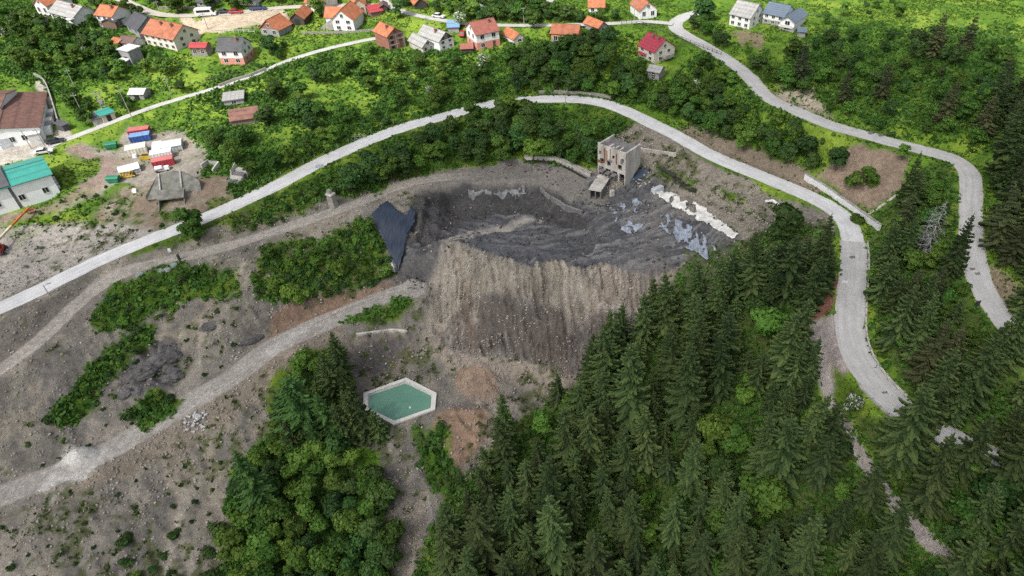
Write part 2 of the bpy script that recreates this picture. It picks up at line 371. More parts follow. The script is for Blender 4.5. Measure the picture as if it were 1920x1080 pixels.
Z['rockcut'] = [(1455,170),(1480,160),(1510,150),(1530,190),(1560,225),(1500,208),(1465,190)]
Z['rubbed'] = [(1860,500),(1925,540),(1930,600),(1880,570),(1850,530)]
Z['garden'] = [(1372,62),(1400,52),(1432,60),(1428,92),(1385,82)]
G_ = {}
G_['scrubslope'] = [(470,520),(490,480),(510,462),(570,450),(640,428),(692,408),(718,450),(740,516),(690,532),(600,552),(540,575),(490,560)]
G_['knoll'] = [(165,600),(205,540),(290,508),(375,486),(440,505),(448,560),(385,560),(310,585),(250,625),(185,612)]
G_['spill'] = [(85,785),(165,690),(225,640),(250,622),(292,615),(285,650),(205,725),(182,770),(110,800)]
G_['foot'] = [(228,775),(300,735),(350,745),(320,780),(275,802)]
G_['pondstrip'] = [(772,800),(835,798),(845,850),(870,890),(880,960),(830,940),(790,880)]
G_['bankcap'] = [(640,610),(690,580),(760,555),(775,570),(740,600),(690,615)]
G_['topwood'] = [(640,300),(740,246),(870,216),(950,196),(1020,196),(1130,200),(1188,235),(1118,262),(1112,315),(985,297),(830,312),(720,345),(650,378),(600,372),(560,400),(500,412),(420,430),(330,462),(250,485),(240,470),(330,440),(430,400),(560,340)]
G_['tri'] = [(1560,690),(1580,700),(1640,760),(1590,790),(1562,740)]
G_['yardgreen'] = [(135,285),(185,290),(190,315),(140,345),(115,330)]
G_['leftverge'] = [(0,430),(60,380),(150,355),(200,350),(190,400),(180,430),(100,420),(30,470)]
G_['lowleft'] = [(560,660),(640,650),(640,720),(600,760),(540,790),(500,770),(500,720)]
G_['pitveg'] = [(1210,300),(1260,310),(1330,350),(1400,375),(1440,385),(1420,395),(1330,370),(1250,330)]
SD = {k: poly_sd(v) for k, v in Z.items()}
SG = {k: poly_sd(v, 16) for k, v in G_.items()}
def W_(k, soft=5): return sm(-soft, soft, (SD[k] if k in SD else SG[k]))

# ---- relief: gullies on the tip face, ruts in the pit, heaps, cut edges
gr = W_('gravel', 6)
far_road = sm(0.3, 2.5, NEAR)
rough = fbm(XX/6, YY/6, 3, 5)*1.1 + fbm(XX/1.7, YY/1.7, 4, 3)*0.35
HH += far_road*rough*(0.5 + 0.4*gr)*(1-0.75*W_('tail', 8))
face = np.maximum.reduce([W_('crust', 8), W_('facedark', 8), W_('faceright', 8), sm(-10, 10, poly_sd([(830,455),(1260,510),(1250,640),(1080,690),(840,650),(790,600)], 4))])
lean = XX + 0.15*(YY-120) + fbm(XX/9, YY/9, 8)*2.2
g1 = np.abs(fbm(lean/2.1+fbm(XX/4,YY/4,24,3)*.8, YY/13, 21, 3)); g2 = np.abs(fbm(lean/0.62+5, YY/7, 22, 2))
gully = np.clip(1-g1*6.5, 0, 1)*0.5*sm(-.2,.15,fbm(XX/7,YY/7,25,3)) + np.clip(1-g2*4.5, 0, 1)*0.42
HH -= face*gully*1.9
bench = sm(-6, 6, poly_sd([(1120,572),(1180,574),(1245,590),(1240,606),(1180,592),(1120,588)], 3)); HH += face*bench*.7
HH += face*(fbm(XX/1.9, YY/2.2, 26, 4)*1.5 + fbm(XX/6, YY/6, 27, 3)*1.6)
# pit ruts sweep round the excavation
pc = cast(np.array([1000.]), np.array([250.]))
pr = np.hypot(XX-pc[0][0], (YY-pc[1][0])*1.25); pa = np.arctan2(YY-pc[1][0], XX-pc[0][0])
rut = fbm(pr/0.75 + fbm(XX/7, YY/7, 41)*5, pa*3.2, 42, 3); rut2 = fbm(pr/2.4 + fbm(XX/14, YY/14, 43)*4, pa*2, 44, 3)
pit = sm(-4, 10, SD['tail'])*(1-W_('shelf', 8))
HHs_ = HH.copy(); pitm = sm(-.15,.2,fbm(XX/9,YY/9,47,3))
HH += pit*(rut*1.0*pitm + rut2*1.3 + fbm(XX/3, YY/3, 46, 4)*1.1 + fbm(XX/8, YY/8, 48, 3)*1.6)
dig = sm(0, 7, poly_sd([(800,374),(850,357),(930,355),(1000,357),(1040,378),(1092,406),(1125,440),(1110,474),(1000,462),(900,438),(840,446),(800,462),(778,440)], 5)); HH -= dig*2.1
HH += pit*np.round(fbm(XX/10,YY/6,131,4)*7)/7*2.2
heap = sm(-16, 8, poly_sd([(792,470),(830,455),(826,490),(808,525),(775,545),(752,520),(770,485)], 8)); HH += heap*(.9+fbm(XX/1.6,YY/1.6,49,4)*1.6)
mnd = sm(-12, 14, poly_sd([(785,372),(830,362),(836,400),(806,440),(785,430)], 6)); HH += mnd*(1.6+fbm(XX/1.8,YY/1.8,50,4)*1.8)
# the dark cut below the shelf
cut = sm(-12, 2, poly_sd([(785,362),(860,352),(1010,352),(1050,372),(1090,398),(1110,420),(1000,392),(940,385),(870,392),(830,440),(790,480),(770,440)], 8))
HH -= cut*(0.6 + 1.2*np.abs(fbm(XX/1.5, YY/1.5, 51, 4)))*0.9
lump = W_('rock', 10); HH += lump*np.abs(fbm(XX/2.6, YY/2.6, 52, 5))*6.5
HH += W_('redcut', 8)*np.abs(fbm(XX/1.6, YY/1.6, 53, 4))*3.2*far_road
HH += (W_('mound_a', 14)*0.9 + W_('mound_b', 14)*0.8)
HH += W_('ponddark', 8)*(np.abs(fbm(XX/1.2, YY/3, 54, 4))*1.6-0.3)
HH -= W_('brown_a', 8)*np.abs(fbm(XX/1.6, YY/1.6, 55, 4))*1.2*far_road
HH += W_('brown_b', 8)*np.abs(fbm((XX+YY)/1.6, (YY-XX)/6, 56, 3))*1.2*far_road
spoil = (1-.85*sm(-15,15,poly_sd([(-60,425),(160,415),(330,430),(250,470),(130,515),(0,575),(-60,590)],8)))*gr*(1-W_('tail',8))*(1-face)*far_road*sm(1.5,5,NEAR)
HH += spoil*(np.abs(fbm(XX/8,YY/8,59,5))*-2.6+.5 + np.abs(fbm((XX+.8*YY)/2.4,(YY-.8*XX)/7,60,3))*-2.2)
veg_all = np.maximum.reduce([W_(k, 8) for k in SG])
HH += veg_all*far_road*fbm(XX/2.5, YY/2.5, 57, 3)*0.8
# white gravel heap
hp = [q[0] for q in cast(np.array([152.]), np.array([858.]))]
hd = np.hypot((XX-hp[0])/3.6, (YY-hp[1])/2.4) + fbm(XX/2, YY/2, 58)*0.25
HH += np.clip(1.0-hd, 0, 1)**0.85*2.6
# pond basin
PONDPX = [(682,738),(762,709),(819,738),(816,768),(738,797),(681,768)]
PONDZ = -15.0*S
def onz(px, py, z):
    u, v, w = ray(px, py); t = (z-CAMZ)/w; return np.array([u*t, v*t])
POND = np.array([onz(a, b, PONDZ) for a, b in PONDPX])
def wpoly_sd(P, x, y):
    ins = np.zeros(x.shape, bool); d2 = np.full(x.shape, 1e9)
    for (x0,y0), (x1,y1) in zip(P, np.roll(P, -1, 0)):
        c = ((y0 > y) != (y1 > y)) & (x < (x1-x0)*(y-y0)/(y1-y0+1e-12)+x0); ins ^= c
        ex, ey = x1-x0, y1-y0; t = np.clip(((x-x0)*ex+(y-y0)*ey)/(ex*ex+ey*ey), 0, 1)
        d2 = np.minimum(d2, (x-x0-t*ex)**2+(y-y0-t*ey)**2)
    return np.where(ins, 1, -1)*np.sqrt(d2)
PD = wpoly_sd(POND, XX, YY)
kk = sm(-4.5, -0.6, PD); HH = HH*(1-kk) + (PONDZ-0.18)*kk
HH = np.where(PD > 0.45, PONDZ-2.2, HH)
# level pads under buildings, filled by the house builder (see PADS)
def pad(cx_, cy_, z, r, blend=3.0):
    d = np.hypot(XX-cx_, YY-cy_)
    k = 1-sm(r, r+blend, d); HH[:] = HH*(1-k)+z*k

# ---- colours (base colours of the soils, plus painted gully shade on the face)
n1 = fbm(XX/11, YY/11, 61, 4); n2 = fbm(XX/2.6, YY/2.6, 62, 4); n3 = fbm(XX/0.9, YY/0.9, 63, 2)
def mixc(col, c, w): return col*(1-w[...,None]) + c*w[...,None]
def tone(c, a=0.35, b=0.35): 
    return np.array(c)[None,None,:]*(1 + a*n1 + b*n2 + 0.25*n3)[...,None]
grass = mixc(tone((.095,.185,.020),.5,.5), tone((.16,.235,.030),.3,.4), sm(-.12,.2,n1+n2*.5))
grass = mixc(grass, tone((.060,.125,.018)), .8*sm(.02,.26,fbm(XX/4,YY/4,65,4)))
COL = grass
VEG = np.ones(XX.shape)                    # 1 = turf grows here
def paint(k, c, soft=4, a=0.35, b=0.4, amt=1.0, veg=0.0):
    global COL, VEG
    w = (W_(k, soft) if isinstance(k, str) else k)*amt
    COL = mixc(COL, tone(c, a, b), w); VEG = VEG*(1-w) + veg*w
paint('gravel', (.158,.146,.125)); 
w = W_('gravel',4)*sm(-.02,.16,n1+.5*n2); COL = mixc(COL, tone((.205,.180,.142)), w*.8)
w = W_('gravel',4)*sm(.05,.22,fbm(XX/9,YY/9,66)-n2*.3); COL = mixc(COL, tone((.118,.110,.099)), w*.85)
w = W_('gravel',4)*sm(.04,.2,fbm(XX/3.5,YY/7,67,4)); COL = mixc(COL, tone((.25,.228,.195)), w*.6)
paint('court', (.36,.335,.29), 2); paint('yard', (.265,.24,.205)); w = W_('yard',6)*sm(-.05,.18,n1+n2*.5); COL = mixc(COL, tone((.20,.155,.115)), w*.8); paint('hillbare', (.185,.145,.108),6); w = np.maximum(W_('hillbare',8),W_('yard',8)*.3)*sm(.06,.18,fbm(XX/5,YY/5,73,4)); COL = mixc(COL, grass*.45, w*.9); VEG = np.maximum(VEG, w*.7)
w = W_('hillbare',8)*sm(.0,.15,fbm(XX/2.5,YY/2.5,74,4)); COL = mixc(COL, tone((.25,.22,.18)), w*.6)
paint(sm(-4,4,poly_sd([(128,272),(160,275),(205,300),(222,325),(205,345),(150,372),(60,410),(0,425),(0,410),(90,385),(180,335),(195,318),(175,295),(130,285)],8)), (.235,.175,.15))
paint(sm(-5,5,poly_sd([(-60,430),(0,425),(90,430),(170,420),(300,428),(260,455),(130,515),(0,560),(-60,570)],12)), (.275,.255,.23)); paint('parking', (.42,.35,.26), 3)
paint('leftbank', (.135,.120,.105)); paint('roadside', (.205,.182,.15)); paint('brown_a', (.20,.165,.125), veg=.2); paint('brown_b', (.235,.18,.135), 6)
paint('rockcut', (.30,.26,.20), 8, veg=.3); paint('red_a', (.16,.078,.058), 3); paint('apron', (.27,.235,.22), 4); paint('garden', (.20,.165,.10), 3, veg=.3); paint('rubbed', (.2,.16,.11), 8, veg=.4)
paint('redcut', (.195,.135,.098), 6); paint('redbank', (.195,.163,.128), 8, amt=.8); paint('rock', (.105,.098,.098), 7); paint('pondcut', (.155,.135,.115), 6); paint('ponddark', (.10,.090,.085), 6)
paint('mound_a', (.225,.155,.11), 6); paint('mound_b', (.225,.155,.11), 10, .5, .5, .8); paint('floor', (.235,.200,.165), 8)
paint('tail', (.074,.076,.083), 4, .35, .4)
w = W_('tail',4)*sm(-.05,.2,rut+rut2*.6); COL = mixc(COL, tone((.150,.148,.148)), w*.8)
w = W_('tail',4)*sm(.0,.14,rut*pitm)*sm(.4,.6,pitm); COL = mixc(COL, tone((.20,.195,.19)), w*.6)
w = sm(-.08,.18,n1)*W_('tail',4)*sm(1130,1260,PU); COL = mixc(COL, tone((.15,.14,.125)), w*.7)
paint(sm(-4,4,poly_sd([(796,452),(830,432),(880,418),(950,405),(1000,397),(1012,403),(950,415),(890,430),(850,446),(806,464)],8)), (.26,.24,.215))
w = heap; COL = mixc(COL, tone((.088,.084,.084)), w*.8)
w = mnd; COL = mixc(COL, tone((.085,.078,.074)), w*.7)
paint('shelf', (.155,.145,.130), 8, .3, .25); w = W_('shelf',6)*(1-sm(720,860,PU)); COL = mixc(COL, tone((.23,.205,.17)), w)
w = cut*sm(-.1,.2,n2+.3); COL = mixc(COL, tone((.050,.048,.048)), w*.85)
RAMP = sm(-4,4,poly_sd([(796,452),(830,432),(880,418),(950,405),(1000,397),(1012,403),(950,415),(890,430),(850,446),(806,464)],7)); paint(RAMP, (.25,.235,.21))
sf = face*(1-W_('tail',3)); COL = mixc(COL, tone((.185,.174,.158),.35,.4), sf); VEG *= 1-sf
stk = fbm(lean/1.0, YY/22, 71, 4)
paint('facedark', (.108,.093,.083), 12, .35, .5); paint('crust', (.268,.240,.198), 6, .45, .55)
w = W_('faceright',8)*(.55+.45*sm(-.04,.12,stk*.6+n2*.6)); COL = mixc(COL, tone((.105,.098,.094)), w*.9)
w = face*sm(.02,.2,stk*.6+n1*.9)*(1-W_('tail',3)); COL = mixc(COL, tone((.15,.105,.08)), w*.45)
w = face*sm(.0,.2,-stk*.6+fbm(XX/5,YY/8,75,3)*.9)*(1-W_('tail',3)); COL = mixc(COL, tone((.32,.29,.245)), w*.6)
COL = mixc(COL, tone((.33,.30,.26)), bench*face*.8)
COL = mixc(COL, tone((.085,.075,.067)), np.clip(gully*face*1.5-.12,0,1)*.75*(1-W_('tail',3)))  # gully beds darkened in the colour, standing in for weak groove shade
# tracks: pale wheel-packed dirt with two ruts
def track(name, c, ww=0.0, rutc=None):
    global COL, VEG
    L, w = ROADS[name]; best = np.full(XX.shape, 1e9); sid = np.zeros(XX.shape)
    T = np.gradient(L[:,:2], axis=0); T /= np.linalg.norm(T, axis=1)[:,None]+1e-9
    for p, t in zip(L, T):
        i = np.searchsorted(GX, (p[0]-7, p[0]+7)); j = np.searchsorted(GY, (p[1]-7, p[1]+7)); sl = (slice(*j), slice(*i))
        dx = XX[sl]-p[0]; dy = YY[sl]-p[1]; d = dx*dx+dy*dy; m = d < best[sl]
        best[sl] = np.where(m, d, best[sl]); sid[sl] = np.where(m, dx*t[1]-dy*t[0], sid[sl])
    d = np.sqrt(best) + JW*.8
    k = (1-sm(w/2-0.25+ww, w/2+0.4+ww, d))*((1-sm(760,930,PU)) if name == 'dirt_track' else 1); COL = mixc(COL, tone(c,.25,.25), k); VEG *= 1-k
    q = np.abs(fbm(sid/0.42+JW*2, (XX+YY)/14, 91, 2)); COL = mixc(COL, tone(rutc or tuple(x*1.35 for x in c), .2,.2), k*sm(.1,.0,q)*.8)
    HH[:] -= k*sm(.14,.0,q)*0.12
    return k
track('dirt_track', (.285,.262,.23), 0, (.32,.30,.27)); track('haul_road', (.262,.244,.220), 0.0, (.33,.315,.29)); track('forest_spur', (.32,.285,.265), 0, (.34,.31,.29))
w = sm(1.0-.05, .75, hd)*(YY < 400); COL = mixc(COL, tone((.50,.49,.47),.1,.12), np.clip(w,0,1)*(hd<1.1))
w = W_('whitegrav',5)*sm(-.18,.06,fbm(XX/3,YY/1.6,72,4)); COL = mixc(COL, tone((.40,.388,.365),.15,.3), w*.85); VEG *= 1-W_('whitegrav')
w = W_('palepatch',4); COL = mixc(COL, tone((.36,.345,.325)), w*.8)
for k in SG:
    w = W_(k, 6)*(.35 if k == 'leftverge' else .6 if k == 'yardgreen' else 1); COL = mixc(COL, grass*0.60, w*sm(-.30,-.05,fbm(XX/3,YY/3,95,4)+.12*(k!='pitveg')-.2*(k=='pitveg'))); VEG = np.maximum(VEG, w*sm(-.3,-.05,fbm(XX/3,YY/3,95,4)-.2*(k=='pitveg')))
# sparse weeds over the gravel
FOREST = [(1080,720),(1240,560),(1290,480),(1400,450),(1480,410),(1545,420),(1570,500),(1500,600),(1540,690),(1560,760),(1640,780),(1760,850),(1925,930),(1990,1110),(780,1110),(830,960),(880,880),(950,800)]
EASTG = [(1622,450),(1700,330),(1790,300),(1805,420),(1815,530),(1880,620),(1925,680),(1925,860),(1780,790),(1712,750),(1650,660),(1628,560)]
LWOOD = [(430,900),(490,810),(540,740),(570,680),(640,650),(665,720),(650,830),(735,960),(745,1110),(410,1110)]
LOWV = [(835,880),(890,880),(860,950),(810,1010),(790,1110),(770,1110),(800,980),(825,930)]
wf = np.maximum.reduce([sm(-6,12,poly_sd(FOREST)), sm(-6,12,poly_sd(LWOOD)), sm(-4,8,poly_sd(LOWV)), .9*sm(-6,12,poly_sd(EASTG))]); COL = mixc(COL, tone((.055,.075,.025),.4,.5), wf*.85*(1-.6*W_('apron'))*(1-W_('red_a'))*sm(0,1.5,NEAR)); VEG = np.maximum(VEG, wf*.55*sm(.4,1.5,NEAR))
WEED = np.clip(gr*(1-W_('tail',4))*(1-face)*(1-W_('yard')),0,1)*sm(.5,2,NEAR)
wd = WEED*sm(.08,.19,fbm(XX/1.3,YY/1.3,97,3)+.75*fbm(XX/14,YY/14,98,3)); COL = mixc(COL, tone((.068,.078,.030)), wd*.8)
# ------------------------------------------------------------------ where buildings stand (facade foot left, right; depth m; wall height on the plan; ridge; label ...)
def foot(Lp, Rp):
    a = at(*Lp); b = at(*Rp); z = (a.z+b.z)/2
    A = onz(Lp[0], Lp[1], z); B = onz(Rp[0], Rp[1], z); M = (A+B)/2; d = B-A
    return Vector((M[0], M[1], z)), math.atan2(d[1], d[0]), float(np.hypot(*d))
def height_to(P, topv):
    lo, hi = 0.0, 60.0
    for _ in range(40):
        m = (lo+hi)/2; v = project(P.x, P.y, P.z+m)[1]
        if v > topv: lo = m
        else: hi = m
    return lo
H_ = []          # name, L, R, depth, wall px, ridge, pitch, wall mat, roof mat, options, label
def hs(name, L, Rr, dep, hpx, ridge, pitch, wall, roof, label, **o): H_.append((name, L, Rr, dep, hpx, ridge, pitch, wall, roof, label, o))
hs('house',(189,51),(220,55),7,24,'x',30,'white','orange','white two storey house with orange roof and dark brown annex at its side', fl=2, nw=3, ch=1)
hs('annex',(221,56),(238,47),4.5,15,'x',18,'brown','slate','brown walled annex with dark roof leaning on a white house', nw=1)
hs('house',(242,59),(264,70),8,14,'x',36,'grey','slate','grey house under a steep dark slate roof beside the big orange roofed house', fl=1, nw=2, ch=0)
hs('house',(277,83),(333,95),9,22,'x',32,'cream','orange2','long cream house with broad orange tiled roof and two chimneys', fl=2, nw=5, ch=2, side=1)
hs('outbuilding',(227,90),(252,94),4.5,12,'x',28,'white','brownroof','white outbuilding with brown roof behind the boxy white capped hut', nw=2)
hs('hut',(231,117),(250,121),4,24,'f',0,'grey','whiteroof','tall boxy grey hut with a flat white cap in the meadow', nw=0, door=1)
hs('lean_to',(228,122),(241,124),2.5,6,'m',8,'concrete','whiteroof','low white roofed lean to at the foot of the white capped hut', nw=0)
hs('shed',(211,87),(224,92),3.2,7,'x',25,'brick','orange','tiny orange roofed brick shed below the white outbuilding', nw=0)
hs('house',(73,27),(95,30),9,20,'y',36,'white','orange','white gabled house with orange roof at the far upper left', fl=1, nw=2)
hs('house',(100,37),(144,49),8,15,'x',30,'white','greyroof','white house with plain light grey roof and white porch', fl=1, nw=4, ch=1, porch=1)
hs('shed',(53,46),(71,49),4,8,'x',20,'concrete','greyroof','low grey shed among trees at the far left', nw=0)
hs('shed',(362,107),(391,107),3.6,17,'x',24,'wood','red','red roofed shed with stone foot beside the pink and white house', fl=1, nw=2, base='stone')
hs('house',(416,121),(460,121),7.5,26,'x',34,'white','darkroof','house with grey roof, white upper floor and pink ground floor', fl=2, nw=2, base='pink', ch=1, side=1)
hs('hut',(246,187),(272,187),4,11,'x',22,'concrete','whiteroof','ramshackle hut with pale broken roof in the meadow', nw=0, door=1)
hs('concrete_hut',(422,200),(459,195),5.4,9,'f',0,'concrete','greyroof','flat roofed bare concrete hut above the bend of the lane', nw=1)
hs('barn',(436,238),(487,230),4.6,6,'m',14,'wood','rust','low open shed with rust brown tin roof in the bushes', nw=0)
hs('bus_shelter',(196,231),(219,223),3,13,'m',8,'beige','teal','small roadside shelter with teal roof and beige posts', nw=0, door=1)
hs('shed',(177,236),(194,232),3,11,'m',10,'concrete','darkroof','grey shed next to the teal roofed roadside shelter', nw=0)
hs('kiosk',(122,247),(133,242),2.6,11,'m',8,'darkwall','darkroof','dark grey kiosk by the courtyard of the brown roofed works', nw=0)
hs('house',(491,65),(525,69),6.5,13,'y',38,'grey','orange','small grey house with brick gable and bright orange roof', fl=1, nw=2, gable='brick')
hs('barn',(547,47),(572,47),8,13,'y',38,'darkwood','orange','dark timber barn with orange roof on the meadow', nw=0, door=1)
hs('house',(627,57),(666,58),9,21,'y',40,'white','orange','white house with complex orange roof and outside stair', fl=2, nw=2, wing=1, ch=0, stair=1)
hs('house',(664,29),(688,27),8,20,'y',38,'beige','orange','beige gabled house behind the white house with outside stair', fl=1, nw=2)
hs('house',(576,22),(610,25),8,18,'x',34,'white','orange2','pale house half hidden behind a round tree', fl=1, nw=3)
hs('shed',(697,33),(719,29),4,6,'m',14,'wood','red','open shed with bright red roof near the brick house', nw=0)
hs('shed',(715,22),(727,21),4,8,'y',30,'darkwood','brownroof','little brown shed behind the bright red shed roof', nw=0)
hs('house',(731,96),(761,87),7.5,27,'y',34,'brick','orange','unplastered red brick house of three storeys with orange roof', fl=3, nw=2, frames=1, ch=1, rough=1)
hs('house',(794,101),(815,95),8,13,'y',40,'plaster','greyroof','old plastered cottage with steep pale grey roof', fl=1, nw=2, side=1)
hs('farmhouse',(826,97),(852,88),10,19,'y',38,'white','greyroof','older farmhouse with grey roof and dark timber gable', fl=2, nw=2, gable='darkwood', ch=1)
hs('shed',(841,61),(861,60),4.2,6,'m',10,'concrete','blue','shed with sky blue roof behind the old farmhouse', nw=0)
hs('shed',(866,101),(887,100),3.4,7,'x',26,'darkwood','tilered','little wooden shed with tiled red roof', nw=0)
hs('house',(896,96),(938,87),7.5,30,'x',34,'white','tilered','tall white house with pink ground floor and brownish red roof', fl=2, nw=2, base='pink', side=-1, ch=1)
hs('house',(964,84),(985,79),7,8,'y',36,'white','orange','small house with only its orange roof showing above bushes', nw=1)
hs('house',(1034,81),(1083,84),6.5,19,'x',28,'orangewall','orange2','orange walled house with long orange tiled roof', fl=1, nw=3, base='grey')
hs('house',(1122,63),(1139,58),7,11,'y',38,'grey','orange','little unplastered grey house with steep orange roof', fl=1, nw=1)
hs('house',(1104,25),(1133,25),8,12,'x',34,'white','orange','white house with wide orange roof at the upper edge', fl=1, nw=2)
hs('house',(1199,36),(1231,32),8,17,'y',36,'white','orange2','white gabled house with orange roof beside the road fork', fl=1, nw=2)
hs('house',(1197,105),(1226,119),8,21,'x',36,'cream','crimson','cream house with raspberry red roof and two chimneys', fl=2, nw=2, side=1, ch=2, awn=1)
hs('shed',(1214,148),(1235,152),4.5,16,'x',24,'concrete','greyroof','grey weathered shed below the raspberry roofed house', fl=2, nw=1, door=1)
hs('house',(1367,46),(1404,55),9,21,'x',34,'white','greyroof','white house with faded grey roof above the road bend', fl=2, nw=3, side=1)
hs('house',(1429,43),(1467,51),8,19,'x',30,'white','slateblue','white house with blue grey roof and grey ground floor', fl=2, nw=3, base='grey', wing2=1)
hs('shed',(1495,69),(1509,70),3.6,5,'x',22,'grey','slateblue','small shed with blue grey roof below the garden', nw=0)
hs('house',(371,13),(388,15),6,10,'x',30,'grey','darkroof','grey house cut by the upper picture edge behind the van', nw=1)
hs('house',(452,10),(480,10),6,10,'x',26,'white','greyroof','white house at the upper edge behind the red car', nw=2)
hs('barn',(779,18),(801,15),7,10,'y',40,'darkwood','orange','timber barn with orange roof at the upper edge', nw=0)
hs('house',(1013,11),(1036,13),7,9,'x',30,'beige','greyroof','beige house at the upper edge among shrubs', nw=2)
hs('hut',(899,33),(914,31),4,14,'y',30,'white','greyroof','narrow white hut hidden behind a blossoming tree', nw=0)
hs('workshop',(-52,291),(88,264),25,26,'y',11,'brightwhite','rustbrown','white workshop hall under a broad rust brown tin roof', fl=1, nw=6, big=1)
hs('works_building',(-75,242),(17,232),12,30,'x',12,'white','rustbrown','white works building standing behind the rust brown roof', fl=2, nw=5)
hs('warehouse',(-62,424),(118,368),11.5,41,'x',13,'brightwhite','teal','white warehouse with teal tin roof', fl=1, nw=4, big=1, band=1, side=1)
SITES = []
for q in H_:
    P, rz, w = foot(q[1], q[2]); P.z = float(core_h(np.array([P.x]), np.array([P.y]))[0]); dep = q[3]
    c = Vector((P.x, P.y, 0)) + Vector((-math.sin(rz), math.cos(rz), 0))*dep/2
    SITES.append((P, rz, w, c))
for (P, rz, w, c), q in zip(SITES, H_):
    pad(c.x, c.y, P.z, min(math.hypot(w/2, q[3]/2)*.8, 9), 3.0)
# keep the lanes at their own level after the pads
for nm in ('village_road','village_lane','village_drive','upper_road'):
    pass
# open ground for the container yard and the tunnel mouth
for (px_, py_, r_) in ((262,300,6.5),(310,290,6.0),(245,325,5)):
    p_ = at(px_, py_); pad(p_.x, p_.y, p_.z, r_, 4)
NEAR_R = NEAR_PAVED
def finish_ground():
    m, n, l, b = new_mat('ground')
    tc = n.new('ShaderNodeTexCoord'); geo = n.new('ShaderNodeNewGeometry'); P = geo.outputs['Position']
    a = n.new('ShaderNodeAttribute'); a.attribute_name = 'soil'
    v = n.new('ShaderNodeAttribute'); v.attribute_name = 'turf'
    f1 = ramp(n, l, noise(n, l, 1.1, 8, P, .7), [(.30,(.68,.68,.68)),(.5,(1,1,1)),(.72,(1.30,1.28,1.24))])
    f2 = ramp(n, l, noise(n, l, 4.5, 4, P, .7), [(.32,(.76,.76,.76)),(.5,(1,1,1)),(.66,(1.25,1.24,1.22))])
    c = mul(n, l, mul(n, l, a.outputs['Color'], f1), f2)
    # stones on the bare soil
    vo = n.new('ShaderNodeTexVoronoi'); vo.inputs['Scale'].default_value = 1.6; l.new(P, vo.inputs['Vector'])
    vr = ramp(n, l, vo.outputs['Distance'], [(.0,(1,1,1)),(.16,(1,1,1)),(.22,(0,0,0))])
    vc = n.new('ShaderNodeSeparateColor'); l.new(vo.outputs['Color'], vc.inputs[0])
    pick = ramp(n, l, vc.outputs[0], [(.70,(0,0,0)),(.72,(1,1,1))])
    ms = n.new('ShaderNodeMath'); ms.operation = 'MULTIPLY'; l.new(vr, ms.inputs[0]); l.new(pick, ms.inputs[1])
    inv = n.new('ShaderNodeMath'); inv.operation = 'SUBTRACT'; inv.inputs[0].default_value = 0.8; inv.use_clamp = True; l.new(v.outputs['Fac'], inv.inputs[1])
    ms2 = n.new('ShaderNodeMath'); ms2.operation = 'MULTIPLY'; l.new(ms.outputs[0], ms2.inputs[0]); l.new(inv.outputs[0], ms2.inputs[1])
    mx = n.new('ShaderNodeMix'); mx.data_type = 'RGBA'; l.new(ms2.outputs[0], mx.inputs[0]); l.new(c, mx.inputs[6])
    l.new(mul(n, l, c, (1.9,1.85,1.75)), mx.inputs[7])
    l.new(mx.outputs[2], b.inputs['Base Color']); b.inputs['Roughness'].default_value = 0.95
    b.inputs['Specular IOR Level'].default_value = 0.15
    bp = n.new('ShaderNodeBump'); bp.inputs['Strength'].default_value = 0.7; bp.inputs['Distance'].default_value = 0.25
    l.new(noise(n, l, 1.6, 8, P, .72), bp.inputs['Height']); sc_ = n.new('ShaderNodeAttribute'); sc_.attribute_name = 'scarp'
    b2 = n.new('ShaderNodeBump'); l.new(sc_.outputs['Fac'], b2.inputs['Strength']); b2.inputs['Distance'].default_value = 0.60
    sa = n.new('ShaderNodeMath'); sa.operation = 'ADD'; l.new(noise(n, l, 1.0, 5, P, .65, stretch=(1.7, .34, .30)), sa.inputs[0])
    sb = n.new('ShaderNodeMath'); sb.operation = 'MULTIPLY'; sb.inputs[1].default_value = .8; l.new(noise(n, l, 1.0, 4, P, .7, stretch=(4.6, .5, .4)), sb.inputs[0]); l.new(sb.outputs[0], sa.inputs[1]); l.new(sa.outputs[0], b2.inputs['Height']); l.new(bp.outputs[0], b2.inputs['Normal']); l.new(b2.outputs[0], b.inputs['Normal'])
    ny, nx = XX.shape
    V = np.c_[XX.ravel(), YY.ravel(), HH.ravel()]
    i = np.arange(nx-1); j = np.arange(ny-1); I, J = np.meshgrid(i, j); q = (J*nx+I).ravel()
    me = np_mesh('ground', V, np.c_[q, q+1, q+nx+1, q+nx], [m], smooth=True)
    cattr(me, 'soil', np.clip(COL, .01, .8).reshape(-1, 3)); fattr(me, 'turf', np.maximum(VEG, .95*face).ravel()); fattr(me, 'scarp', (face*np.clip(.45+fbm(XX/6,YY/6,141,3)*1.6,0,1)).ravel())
    o = link(bpy.data.objects.new('ground', me)); tag(o, kind='structure'); return o

